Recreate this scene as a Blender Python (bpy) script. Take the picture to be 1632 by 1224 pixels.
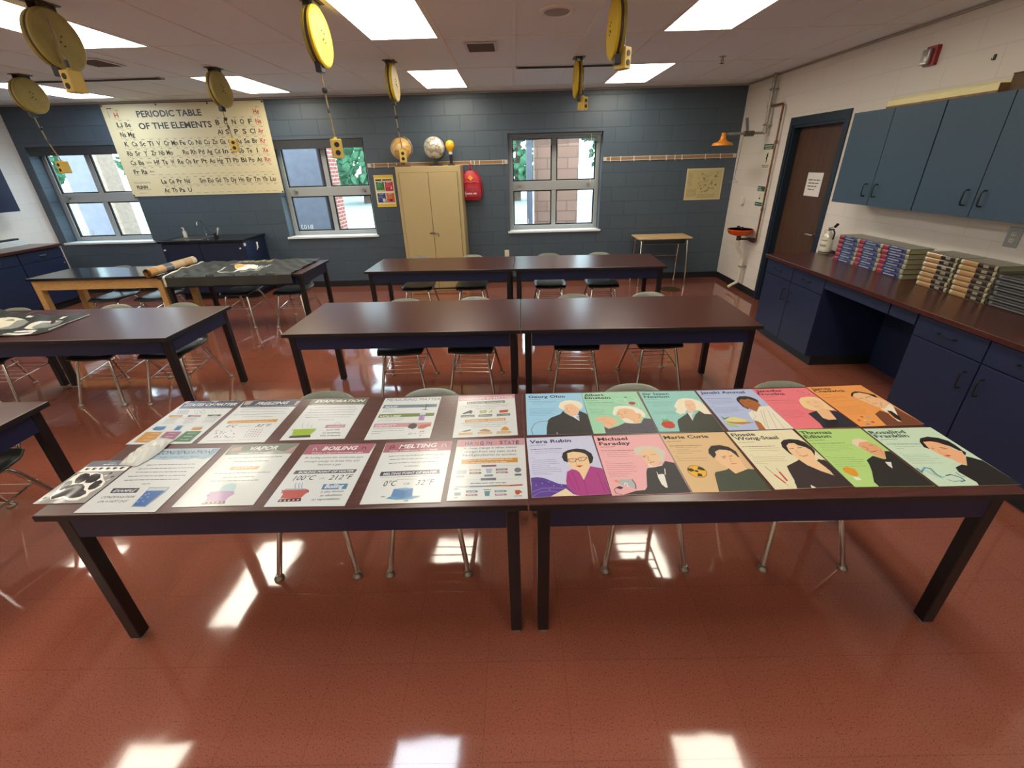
import bpy, bmesh, math, random
from mathutils import Matrix, Vector
from mathutils.geometry import tessellate_polygon

# ------------------------------------------------------------------ scene, camera, world, exposure
SC = bpy.context.scene
for _o in list(bpy.data.objects):
    bpy.data.objects.remove(_o, do_unlink=True)
COL = SC.collection
SC.view_settings.view_transform = 'Standard'
SC.view_settings.look = 'None'
SC.view_settings.exposure = 0.95
SC.view_settings.gamma = 1.0
SC.view_settings.use_curve_mapping = False

F_PX, CX, CY = 661.83, 819.5, 552.4
CAM_H = 1.8806
_p, _y, _r = math.radians(23.766), math.radians(-0.501), math.radians(-1.585)
_f = Vector((math.sin(_y)*math.cos(_p), math.cos(_y)*math.cos(_p), -math.sin(_p)))
_rt = Vector((math.cos(_y), -math.sin(_y), 0)); _up = _rt.cross(_f)
_r2 = _rt*math.cos(_r) + _up*math.sin(_r); _u2 = -_rt*math.sin(_r) + _up*math.cos(_r)
cam_data = bpy.data.cameras.new('camera')
cam_data.sensor_fit = 'HORIZONTAL'; cam_data.sensor_width = 36
cam_data.lens = F_PX/1632*36
cam_data.shift_x = -(CX-816)/1632
cam_data.shift_y = -(612-CY)/1632
cam_data.clip_start = 0.02; cam_data.clip_end = 300
cam = bpy.data.objects.new('camera', cam_data); COL.objects.link(cam)
M3 = Matrix((_r2, _u2, -_f)).transposed()
cam.matrix_world = Matrix.Translation((0, 0, CAM_H)) @ M3.to_4x4()
SC.camera = cam

WORLD = bpy.data.worlds.new('world'); SC.world = WORLD; WORLD.use_nodes = True
_bg = WORLD.node_tree.nodes['Background']
_bg.inputs[0].default_value = (0.72, 0.88, 1.0, 1); _bg.inputs[1].default_value = 4.0

LAMP_STRENGTH = 7.5                       # ceiling panel radiance
LAMP_WARM = (1.0, 0.92, 0.76)
LAMP_COOL = (0.80, 0.90, 1.0)

# ------------------------------------------------------------------ room measures (metres)
WY, RX, LX, FY, CZ, TZ = 7.057, 3.461, -7.60, -3.0, 2.861, 0.767
FT4, FT2 = 1.2192, 0.6096
LIGHT_X = [-0.882 + 2.4384*k for k in (-2, -1, 0, 1)]
LIGHT_Y = [4.236 - 1.2192/2 + 2.4384*k for k in (1, 0)] + [1.42, -1.30]

# ------------------------------------------------------------------ materials
def lin(h):
    if isinstance(h, (tuple, list)): return tuple(h[:3])
    v = [int(h[i:i+2], 16)/255 for i in (0, 2, 4)]
    return tuple(c/12.92 if c <= 0.04045 else ((c+0.055)/1.055)**2.4 for c in v)
MATS = {}
def mat(name, color='808080', rough=0.5, metal=0.0, coat=0.0, spec=0.5, trans=0.0, emit=None, estr=0, alpha=1.0):
    if name in MATS: return MATS[name]
    m = bpy.data.materials.new(name); m.use_nodes = True
    b = m.node_tree.nodes['Principled BSDF']
    b.inputs['Base Color'].default_value = (*lin(color), 1)
    b.inputs['Roughness'].default_value = rough; b.inputs['Metallic'].default_value = metal
    b.inputs['Coat Weight'].default_value = coat; b.inputs['Coat Roughness'].default_value = 0.06
    b.inputs['Specular IOR Level'].default_value = spec
    b.inputs['Transmission Weight'].default_value = trans; b.inputs['Alpha'].default_value = alpha
    if emit:
        b.inputs['Emission Color'].default_value = (*lin(emit), 1); b.inputs['Emission Strength'].default_value = estr
    MATS[name] = m
    return m
def nodes(m): return m.node_tree.nodes, m.node_tree.links, m.node_tree.nodes['Principled BSDF']
def noisy(name, c1, c2, scale=20, rough=0.5, bump=0.0, stretch=(1, 1, 1), metal=0, coat=0.0, detail=4, rvar=0.0, spec=0.5, contrast=(0.35, 0.65)):
    if name in MATS: return MATS[name]
    m = mat(name, c1, rough, metal, coat, spec); N, L, b = nodes(m)
    tc = N.new('ShaderNodeTexCoord'); mp = N.new('ShaderNodeMapping'); mp.inputs['Scale'].default_value = stretch
    nz = N.new('ShaderNodeTexNoise'); nz.inputs['Scale'].default_value = scale; nz.inputs['Detail'].default_value = detail
    cr = N.new('ShaderNodeValToRGB'); cr.color_ramp.elements[0].position, cr.color_ramp.elements[1].position = contrast
    cr.color_ramp.elements[0].color = (*lin(c1), 1); cr.color_ramp.elements[1].color = (*lin(c2), 1)
    L.new(tc.outputs['Object'], mp.inputs[0]); L.new(mp.outputs[0], nz.inputs['Vector'])
    L.new(nz.outputs[0], cr.inputs[0]); L.new(cr.outputs[0], b.inputs['Base Color'])
    if bump:
        bp = N.new('ShaderNodeBump'); bp.inputs['Strength'].default_value = bump; bp.inputs['Distance'].default_value = 0.004
        L.new(nz.outputs[0], bp.inputs['Height']); L.new(bp.outputs[0], b.inputs['Normal'])
    if rvar:
        mr = N.new('ShaderNodeMapRange'); mr.inputs['To Min'].default_value = rough-rvar; mr.inputs['To Max'].default_value = rough+rvar
        L.new(nz.outputs[0], mr.inputs[0]); L.new(mr.outputs[0], b.inputs['Roughness'])
    return m
def block_wall(name, color, color2, axis, rough=0.5, zoff=0.0, xoff=0.0, bs=0.9, mk=0.92):
    """painted concrete block: brick pattern as bump plus slight paint variation; axis = horizontal axis"""
    m = mat(name, color, rough); N, L, b = nodes(m)
    g = N.new('ShaderNodeNewGeometry'); sp = N.new('ShaderNodeSeparateXYZ'); cb = N.new('ShaderNodeCombineXYZ')
    L.new(g.outputs['Position'], sp.inputs[0])
    ax = N.new('ShaderNodeMath'); ax.operation = 'ADD'; ax.inputs[1].default_value = 20 + xoff
    az = N.new('ShaderNodeMath'); az.operation = 'ADD'; az.inputs[1].default_value = 20*0.2135 + zoff
    L.new(sp.outputs['X' if axis == 'x' else 'Y'], ax.inputs[0]); L.new(sp.outputs['Z'], az.inputs[0])
    L.new(ax.outputs[0], cb.inputs[0]); L.new(az.outputs[0], cb.inputs[1])
    br = N.new('ShaderNodeTexBrick'); br.offset = 0.5
    br.inputs['Scale'].default_value = 1; br.inputs['Brick Width'].default_value = 0.427; br.inputs['Row Height'].default_value = 0.2135
    br.inputs['Mortar Size'].default_value = 0.0055; br.inputs['Mortar Smooth'].default_value = 0.35
    br.inputs['Color1'].default_value = (*lin(color), 1); br.inputs['Color2'].default_value = (*lin(color2), 1)
    mo = tuple(c*mk for c in lin(color)); br.inputs['Mortar'].default_value = (*mo, 1)
    L.new(cb.outputs[0], br.inputs['Vector']); L.new(br.outputs['Color'], b.inputs['Base Color'])
    nz = N.new('ShaderNodeTexNoise'); nz.inputs['Scale'].default_value = 90; nz.inputs['Detail'].default_value = 5
    L.new(g.outputs['Position'], nz.inputs['Vector'])
    b1 = N.new('ShaderNodeBump'); b1.invert = True; b1.inputs['Strength'].default_value = bs; b1.inputs['Distance'].default_value = 0.006
    L.new(br.outputs['Fac'], b1.inputs['Height'])
    b2 = N.new('ShaderNodeBump'); b2.inputs['Strength'].default_value = 0.25; b2.inputs['Distance'].default_value = 0.002
    L.new(nz.outputs[0], b2.inputs['Height']); L.new(b1.outputs[0], b2.inputs['Normal']); L.new(b2.outputs[0], b.inputs['Normal'])
    return m
def floor_mat():
    m = mat('waxed_tile', '7d4133', 0.1, spec=0.6); N, L, b = nodes(m)
    g = N.new('ShaderNodeNewGeometry')
    n1 = N.new('ShaderNodeTexNoise'); n1.inputs['Scale'].default_value = 190; n1.inputs['Detail'].default_value = 3
    n2 = N.new('ShaderNodeTexNoise'); n2.inputs['Scale'].default_value = 1.4; n2.inputs['Detail'].default_value = 3
    for n in (n1, n2): L.new(g.outputs['Position'], n.inputs['Vector'])
    cr = N.new('ShaderNodeValToRGB'); e = cr.color_ramp.elements
    e[0].position = 0.30; e[0].color = (*lin('6a3628'), 1); e[1].position = 0.42; e[1].color = (*lin('965744'), 1)
    x = cr.color_ramp.elements.new(0.66); x.color = (*lin('9c5c48'), 1); x = cr.color_ramp.elements.new(0.76); x.color = (*lin('a87460'), 1)
    L.new(n1.outputs[0], cr.inputs[0])
    br = N.new('ShaderNodeTexBrick'); br.offset = 0; br.inputs['Scale'].default_value = 1
    br.inputs['Brick Width'].default_value = 0.315; br.inputs['Row Height'].default_value = 0.315; br.inputs['Mortar Size'].default_value = 0.0011
    br.inputs['Color1'].default_value = (1, 1, 1, 1); br.inputs['Color2'].default_value = (0.94, 0.94, 0.94, 1); br.inputs['Mortar'].default_value = (0.72, 0.68, 0.68, 1)
    mpp = N.new('ShaderNodeMapping'); mpp.inputs['Location'].default_value = (20, 20.06, 0); L.new(g.outputs['Position'], mpp.inputs[0]); L.new(mpp.outputs[0], br.inputs['Vector'])
    mx = N.new('ShaderNodeMix'); mx.data_type = 'RGBA'; mx.blend_type = 'MULTIPLY'; mx.inputs[0].default_value = 0.8
    L.new(cr.outputs[0], mx.inputs[6]); L.new(br.outputs['Color'], mx.inputs[7])
    mx2 = N.new('ShaderNodeMix'); mx2.data_type = 'RGBA'; mx2.blend_type = 'MULTIPLY'; mx2.inputs[0].default_value = 0.35
    L.new(mx.outputs[2], mx2.inputs[6]); L.new(n2.outputs[0], mx2.inputs[7]); L.new(mx2.outputs[2], b.inputs['Base Color'])
    mr = N.new('ShaderNodeMapRange'); mr.inputs['To Min'].default_value = 0.02; mr.inputs['To Max'].default_value = 0.13; b.inputs['Coat Weight'].default_value = 0.6; b.inputs['Coat Roughness'].default_value = 0.05
    L.new(n2.outputs[0], mr.inputs[0]); L.new(mr.outputs[0], b.inputs['Roughness'])
    n3 = N.new('ShaderNodeTexNoise'); n3.inputs['Scale'].default_value = 7; n3.inputs['Detail'].default_value = 1
    L.new(g.outputs['Position'], n3.inputs['Vector'])
    bp = N.new('ShaderNodeBump'); bp.inputs['Strength'].default_value = 0.10; bp.inputs['Distance'].default_value = 0.01
    b2 = N.new('ShaderNodeBump'); b2.invert = True; b2.inputs['Strength'].default_value = 0.35; b2.inputs['Distance'].default_value = 0.002
    L.new(n3.outputs[0], bp.inputs['Height']); L.new(br.outputs['Fac'], b2.inputs['Height']); L.new(bp.outputs[0], b2.inputs['Normal']); L.new(b2.outputs[0], b.inputs['Normal'])
    return m
def attr_mat(name, rough=0.4, coat=0.0, bump=0.0, spec=0.5, k=1.0):
    m = mat(name, 'ffffff', rough, coat=coat, spec=spec); N, L, b = nodes(m)
    a = N.new('ShaderNodeVertexColor'); a.layer_name = 'Col'; vm = N.new('ShaderNodeVectorMath'); vm.operation = 'SCALE'; vm.inputs['Scale'].default_value = k; L.new(a.outputs[0], vm.inputs[0]); L.new(vm.outputs[0], b.inputs['Base Color'])
    if bump:
        tc = N.new('ShaderNodeTexCoord'); nz = N.new('ShaderNodeTexNoise'); nz.inputs['Scale'].default_value = 9; nz.inputs['Detail'].default_value = 1
        L.new(tc.outputs['Object'], nz.inputs['Vector']); bp = N.new('ShaderNodeBump'); bp.inputs['Strength'].default_value = bump; bp.inputs['Distance'].default_value = 0.02
        L.new(nz.outputs[0], bp.inputs['Height']); L.new(bp.outputs[0], b.inputs['Normal'])
    return m

FLOOR_M = floor_mat()
BLUE_WALL = block_wall('blue_block', '495763', '465460', 'x', 0.42)
WHITE_WALL = block_wall('cream_block_side', 'e0d8cf', 'ded6cd', 'y', 0.5, bs=0.35, mk=0.93)
WHITE_WALL_X = block_wall('cream_block_front', 'e0d8cf', 'dcd4cb', 'x', 0.5)
CEIL_M = noisy('ceiling_board', 'e4e7ea', 'e8ebee', 160, 0.9, 0.35)
TEE_M = mat('white_tee', 'e6e2dc', 0.5)
MAHOG = noisy('mahogany_laminate', '3a1914', '4a231c', 10, 0.30, 0.0, (1.0, 9, 1), rvar=0.05, detail=6)
BLACKTOP = noisy('black_resin_top', '17191c', '1b1d20', 30, 0.15)
MAHOG.node_tree.nodes['Principled BSDF'].inputs['Coat Weight'].default_value = 0.22; MAHOG.node_tree.nodes['Principled BSDF'].inputs['Coat Roughness'].default_value = 0.17
NAVY = mat('navy_enamel', '0b1636', 0.42)
DARKLEG = mat('black_enamel', '0c0c10', 0.38)
EDGE = mat('black_edge_band', '141214', 0.45)
CAB_BLUE = noisy('blue_laminate', '17223e', '1a2644', 60, 0.45, rvar=0.05)
CAB_UP = noisy('blue_laminate_upper', '314556', '35495a', 60, 0.42, rvar=0.05)
DARKGAP = mat('shadow_gap', '0c0e14', 0.7)
CHROME = mat('chrome', 'c8c4bc', 0.16, 1.0)
STEEL = mat('brushed_steel', 'a8a8a4', 0.38, 1.0)
NICKEL = mat('nickel_glide', '9a968a', 0.35, 0.9)
BLACKM = mat('black_metal', '161616', 0.4)
SHELL = noisy('sage_plastic', '6f7264', '767a6b', 70, 0.33, 0.05)
OAK = noisy('oak', 'b08850', 'c39a62', 9, 0.45, 0.05, (2, 2, 14))
OAKX = noisy('oak_rail', 'b08850', 'c39a62', 9, 0.45, 0.05, (2, 14, 14))
ALU = mat('window_aluminium', 'a8adae', 0.45, 0.2)
SILLW = mat('white_sill', 'dfe3e4', 0.35)
RUBBER = mat('black_rubber', '101112', 0.6)
BASEB = mat('black_vinyl_base', '1a1f22', 0.5)
TANMET = mat('tan_enamel', 'b3a074', 0.42)
YELLOW = mat('yellow_enamel', 'd2b024', 0.6, spec=0.3)
YELLOWB = mat('yellow_plastic', 'cdae4e', 0.45)
WHITEP = mat('white_paper', 'e6e4dc', 0.6)
PRINT = attr_mat('glossy_print', 0.25, bump=0.12, k=0.56, coat=0.2)
PRINTC = attr_mat('card_print', 0.5, spec=0.3, k=0.66)
PRINTM = attr_mat('satin_print', 0.55, spec=0.3)
CLOTH = attr_mat('banner_fabric', 0.55)
DOORW = noisy('walnut_door', '4a3226', '573c2d', 6, 0.4, 0.02, (3, 3, 0.5), detail=6)
DOORF = mat('navy_frame', '1b2a38', 0.4)
WHITEPL = mat('white_plastic', 'dcdad2', 0.4)
ORANGE = mat('orange_plastic', 'e0541c', 0.35)
ORANGE2 = mat('amber_plastic', 'e08a28', 0.35)
REDM = mat('red_enamel', '8a2020', 0.35)
COPPER = noisy('old_brass_pipe', '6c4a3a', '8a6248', 30, 0.4, metal=0.6)
GALV = noisy('galvanised_pipe', '97928a', 'aaa59c', 40, 0.45, metal=0.5)
GLASS = mat('window_glass', 'ffffff', 0.0, trans=1.0)
def _thin_glass():
    m = GLASS; N, L = m.node_tree.nodes, m.node_tree.links; N.clear()
    o = N.new('ShaderNodeOutputMaterial'); t = N.new('ShaderNodeBsdfTransparent'); t.inputs[0].default_value = (0.93, 0.97, 0.97, 1)
    g = N.new('ShaderNodeBsdfGlossy'); g.inputs['Roughness'].default_value = 0.02
    fr = N.new('ShaderNodeFresnel'); fr.inputs[0].default_value = 1.45
    mx = N.new('ShaderNodeMixShader'); ge = N.new('ShaderNodeNewGeometry'); iv = N.new('ShaderNodeMath'); iv.operation = 'SUBTRACT'; iv.inputs[0].default_value = 1.0
    ml = N.new('ShaderNodeMath'); ml.operation = 'MULTIPLY'; L.new(ge.outputs['Backfacing'], iv.inputs[1]); L.new(fr.outputs[0], ml.inputs[0]); L.new(iv.outputs[0], ml.inputs[1]); L.new(ml.outputs[0], mx.inputs[0]); L.new(t.outputs[0], mx.inputs[1]); L.new(g.outputs[0], mx.inputs[2]); L.new(mx.outputs[0], o.inputs[0])
_thin_glass()
CLEARP = mat('clear_plastic', 'e8e6da', 0.2, trans=0.4)

# ------------------------------------------------------------------ mesh builder
class MB:
    def __init__(s, off=(0, 0, 0)): s.v = []; s.f = []; s.c = []; s.off = off
    def add(s, vs, fs, col=None):
        n = len(s.v); o = s.off
        s.v += [(x-o[0], y-o[1], z-o[2]) for x, y, z in vs]
        for f in fs: s.f.append([i+n for i in f]); s.c.append(col)
        return s
    def box(s, x0, x1, y0, y1, z0, z1, col=None):
        x0, x1 = min(x0, x1), max(x0, x1); y0, y1 = min(y0, y1), max(y0, y1); z0, z1 = min(z0, z1), max(z0, z1)
        return s.add([(x0,y0,z0),(x1,y0,z0),(x1,y1,z0),(x0,y1,z0),(x0,y0,z1),(x1,y0,z1),(x1,y1,z1),(x0,y1,z1)],
                     [(0,3,2,1),(4,5,6,7),(0,1,5,4),(1,2,6,5),(2,3,7,6),(3,0,4,7)], col)
    def bar(s, p0, p1, w, d, up=(0, 0, 1), col=None, w2=None, d2=None):
        p0, p1 = Vector(p0), Vector(p1); a = (p1-p0).normalized(); u = Vector(up)
        if abs(a.dot(u)) > 0.95: u = Vector((0, 1, 0)) if abs(a.y) < 0.9 else Vector((1, 0, 0))
        r = a.cross(u).normalized(); u = r.cross(a); vs = []
        for p, ww, dd in ((p0, w, d), (p1, w2 or w, d2 or d)):
            for i, j in ((-1,-1),(1,-1),(1,1),(-1,1)): vs.append(tuple(p + r*(i*ww/2) + u*(j*dd/2)))
        return s.add(vs, [(3,2,1,0),(4,5,6,7),(0,1,5,4),(1,2,6,5),(2,3,7,6),(3,0,4,7)], col)
    def tube(s, pts, r, n=10, col=None, closed=False, caps=True):
        pts = [Vector(p) for p in pts]; rs = r if isinstance(r, (list, tuple)) else [r]*len(pts)
        rings = []; prev = None
        for i, p in enumerate(pts):
            if closed: t = (pts[(i+1) % len(pts)]-pts[i-1]).normalized()
            else: t = (pts[min(i+1, len(pts)-1)]-pts[max(i-1, 0)]).normalized()
            if prev is None:
                u = Vector((0, 0, 1)) if abs(t.z) < 0.9 else Vector((1, 0, 0))
                a = t.cross(u).normalized()
            else: a = (prev - t*prev.dot(t)).normalized()
            prev = a; b = t.cross(a)
            rings.append([tuple(p + (a*math.cos(2*math.pi*k/n) + b*math.sin(2*math.pi*k/n))*rs[i]) for k in range(n)])
        vs = [q for g in rings for q in g]; fs = []
        m = len(rings)
        for i in range(m if closed else m-1):
            for k in range(n):
                a0 = i*n+k; a1 = i*n+(k+1) % n; b0 = ((i+1) % m)*n+k; b1 = ((i+1) % m)*n+(k+1) % n
                fs.append((a0, a1, b1, b0))
        if caps and not closed: fs.append(tuple(range(n-1, -1, -1))); fs.append(tuple((m-1)*n+k for k in range(n)))
        return s.add(vs, fs, col)
    def lathe(s, prof, c=(0, 0, 0), n=20, axis='z', col=None):
        """prof = [(radius, height)...]"""
        vs = []; fs = []
        for r, h in prof:
            for k in range(n):
                t = 2*math.pi*k/n; a, b = r*math.cos(t), r*math.sin(t)
                if axis == 'z': vs.append((c[0]+a, c[1]+b, c[2]+h))
                elif axis == 'x': vs.append((c[0]+h, c[1]+a, c[2]+b))
                else: vs.append((c[0]+b, c[1]+h, c[2]+a))
        for i in range(len(prof)-1):
            for k in range(n): fs.append((i*n+k, i*n+(k+1) % n, (i+1)*n+(k+1) % n, (i+1)*n+k))
        if prof[0][0] > 1e-6: fs.append(tuple(range(n-1, -1, -1)))
        if prof[-1][0] > 1e-6: fs.append(tuple((len(prof)-1)*n+k for k in range(n)))
        return s.add(vs, fs, col)
    def prism(s, pts, z0, z1, col=None, plane='xy'):
        """outline extruded: plane xy along z, xz along y, yz along x"""
        n = len(pts)
        def P(a, b, h): return (a, b, h) if plane == 'xy' else ((a, h, b) if plane == 'xz' else (h, a, b))
        vs = [P(a, b, z0) for a, b in pts] + [P(a, b, z1) for a, b in pts]
        tr = tessellate_polygon([[Vector((a, b, 0)) for a, b in pts]])
        fs = [tuple(t) for t in tr] + [tuple(i+n for i in reversed(t)) for t in tr]
        fs += [(i, (i+1) % n, (i+1) % n+n, i+n) for i in range(n)]
        return s.add(vs, fs, col)
    def grid(s, nu, nv, fn, col=None):
        vs = [fn(i/(nu-1), j/(nv-1)) for j in range(nv) for i in range(nu)]; fs = []; cs = []
        for j in range(nv-1):
            for i in range(nu-1): fs.append((j*nu+i, j*nu+i+1, (j+1)*nu+i+1, (j+1)*nu+i))
        if callable(col):
            n = len(s.v); s.add(vs, [], None)
            for q, f in enumerate(fs):
                i, j = q % (nu-1), q//(nu-1); s.f.append([k+n for k in f]); s.c.append(col((i+.5)/(nu-1), (j+.5)/(nv-1)))
            return s
        return s.add(vs, fs, col)
    def flat(s, poly, z, col):            # filled flat outline, for print
        tr = tessellate_polygon([[Vector((a, b, 0)) for a, b in poly]])
        fs = []
        for t in tr:
            a, b, c = (poly[i] for i in t)
            fs.append(tuple(t) if (b[0]-a[0])*(c[1]-a[1])-(b[1]-a[1])*(c[0]-a[0]) > 0 else tuple(reversed(t)))
        return s.add([(a, b, z) for a, b in poly], fs, col)
    def build(s, name, m, parent=None, smooth=False, loc=None, bevel=0, rot=None, solid=0, sub=0, normals=True):
        me = bpy.data.meshes.new(name); me.from_pydata(s.v, [], s.f)
        if any(c is not None for c in s.c):
            at = me.color_attributes.new('Col', 'FLOAT_COLOR', 'CORNER'); cache = {}
            for p, c in zip(me.polygons, s.c):
                if c is None: c = 'ffffff'
                if c not in cache: cache[c] = (*lin(c), 1)
                for li in p.loop_indices: at.data[li].color = cache[c]
        if normals:
            bm = bmesh.new(); bm.from_mesh(me); bmesh.ops.recalc_face_normals(bm, faces=bm.faces); bm.to_mesh(me); bm.free()
        me.materials.append(m)
        if smooth: me.shade_smooth(); me.set_sharp_from_angle(angle=math.radians(42))
        o = bpy.data.objects.new(name, me); COL.objects.link(o)
        if loc is not None: o.location = loc
        if rot is not None: o.rotation_euler = rot
        if parent is not None: o.parent = parent
        if solid:
            md = o.modifiers.new('Thickness', 'SOLIDIFY'); md.thickness = solid; md.offset = 0
        if sub:
            md = o.modifiers.new('Sub', 'SUBSURF'); md.levels = sub; md.render_levels = sub
        if bevel:
            md = o.modifiers.new('Bevel', 'BEVEL'); md.width = bevel; md.segments = 2; md.limit_method = 'ANGLE'
        return o
def thing(name, label, cat, loc=(0, 0, 0), rz=0, group=None):
    o = bpy.data.objects.new(name, None); COL.objects.link(o); o.location = loc; o.rotation_euler = (0, 0, rz)
    return tag(o, label, cat, group)
def tag(o, label, cat, group=None, kind=None):
    o['label'] = label; o['category'] = cat
    if group: o['group'] = group
    if kind: o['kind'] = kind
    return o
def struct(o): o['kind'] = 'structure'; return o
def kids(o): return [c for c in COL.objects if c.parent == o]
def dup(root, loc, rz=None, label=None, group=None):
    r = root.copy(); COL.objects.link(r); r.location = loc
    if rz is not None: r.rotation_euler = (0, 0, rz)
    if label: r['label'] = label
    if group: r['group'] = group
    for ch in kids(root):
        c = ch.copy(); COL.objects.link(c); c.parent = r
        for g in kids(ch):
            d = g.copy(); COL.objects.link(d); d.parent = c
    return r

# ------------------------------------------------------------------ lettering
_TC = {}
def text_mesh(s, shear, bold):
    k = (s, shear, bold)
    if k in _TC: return _TC[k]
    cu = bpy.data.curves.new('lettering', 'FONT'); cu.body = s; cu.resolution_u = 2; cu.shear = shear; cu.offset = (0.0, 0.027, 0.045)[bold]
    ob = bpy.data.objects.new('lettering', cu); COL.objects.link(ob)
    me = bpy.data.meshes.new_from_object(ob, depsgraph=bpy.context.evaluated_depsgraph_get())
    vs = [tuple(v.co) for v in me.vertices]; fs = [tuple(p.vertices) for p in me.polygons]
    bpy.data.objects.remove(ob); bpy.data.curves.remove(cu); bpy.data.meshes.remove(me)
    if not vs: _TC[k] = ([], [], 0, 1); return _TC[k]
    x0 = min(v[0] for v in vs); x1 = max(v[0] for v in vs)
    _TC[k] = (vs, fs, x0, x1)
    return _TC[k]
CAPH = 0.73
def put_text(mb, s, col, a, b, cap, z, shear=0, bold=1, mirror=False):
    """baseline from a to b (metres), cap height cap"""
    vs, fs, x0, x1 = text_mesh(s, shear, bold)
    if not vs: return
    dx, dy = b[0]-a[0], b[1]-a[1]; L_ = math.hypot(dx, dy); ux, uy = dx/L_, dy/L_; sx = L_/(x1-x0); sy = cap/CAPH
    out = []
    for v in vs:
        u = (v[0]-x0)*sx
        if mirror: u = L_-u
        w = v[1]*sy; out.append((a[0]+ux*u-uy*w, a[1]+uy*u+ux*w, z))
    mb.add(out, fs, col)
def strip(mb, pts, t, z, col):
    for (ax, ay), (bx, by) in zip(pts, pts[1:]):
        dx, dy = bx-ax, by-ay; L_ = math.hypot(dx, dy)
        if L_ < 1e-6: continue
        ex, ey = dx/L_*t*0.25, dy/L_*t*0.25; nx, ny = -dy/L_*t/2, dx/L_*t/2
        mb.add([(ax-ex-nx, ay-ey-ny, z), (bx+ex-nx, by+ey-ny, z), (bx+ex+nx, by+ey+ny, z), (ax-ex+nx, ay-ey+ny, z)], [(0, 1, 2, 3)], col)
def words(mb, ax, ay, bx, by, t, z, col, rnd):
    """a line of print too small to read: a row of short worn strokes"""
    L_ = math.hypot(bx-ax, by-ay); p = 0
    while p < L_:
        w = min(rnd.uniform(2.2, 5.5)*t, L_-p); q = (p+w)/L_; r = p/L_
        strip(mb, [(ax+(bx-ax)*r, ay+(by-ay)*r), (ax+(bx-ax)*q, ay+(by-ay)*q)], t*rnd.uniform(0.6, 0.85), z, col)
        p += w + t*0.9
def draw(mb, items, z0, k=0.001, dz=1.6e-5):
    rnd = random.Random(len(items)); z = z0
    for it in items:
        c = it[0]
        if c in 'pel': z += dz
        if c == 'p':
            q = it[2]; pl = [(q[i]*k, q[i+1]*k) for i in range(0, len(q), 2)]; mb.flat(pl, z, it[1])
        elif c == 'e':
            _, col, x, y, rx, ry, rot = it; r = math.radians(rot)
            pl = []
            for i in range(18):
                a = 2*math.pi*i/18; u, v = rx*math.cos(a), ry*math.sin(a); pl.append(((x+u*math.cos(r)-v*math.sin(r))*k, (y+u*math.sin(r)+v*math.cos(r))*k))
            mb.flat(pl, z, col)
        elif c == 'l':
            q = it[3]; strip(mb, [(q[i]*k, q[i+1]*k) for i in range(0, len(q), 2)], it[2]*k*0.8, z, it[1])
        elif c == 'd': words(mb, it[2]*k, it[3]*k, it[4]*k, it[5]*k, it[6]*k, z+dz, it[1], rnd)
        elif c == 't':
            _, s_, col, ax, ay, bx, by, cap, sh, bold = it; put_text(mb, s_, col, (ax*k, ay*k), (bx*k, by*k), cap*k, z+dz*2, sh, bold)
    return z
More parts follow.
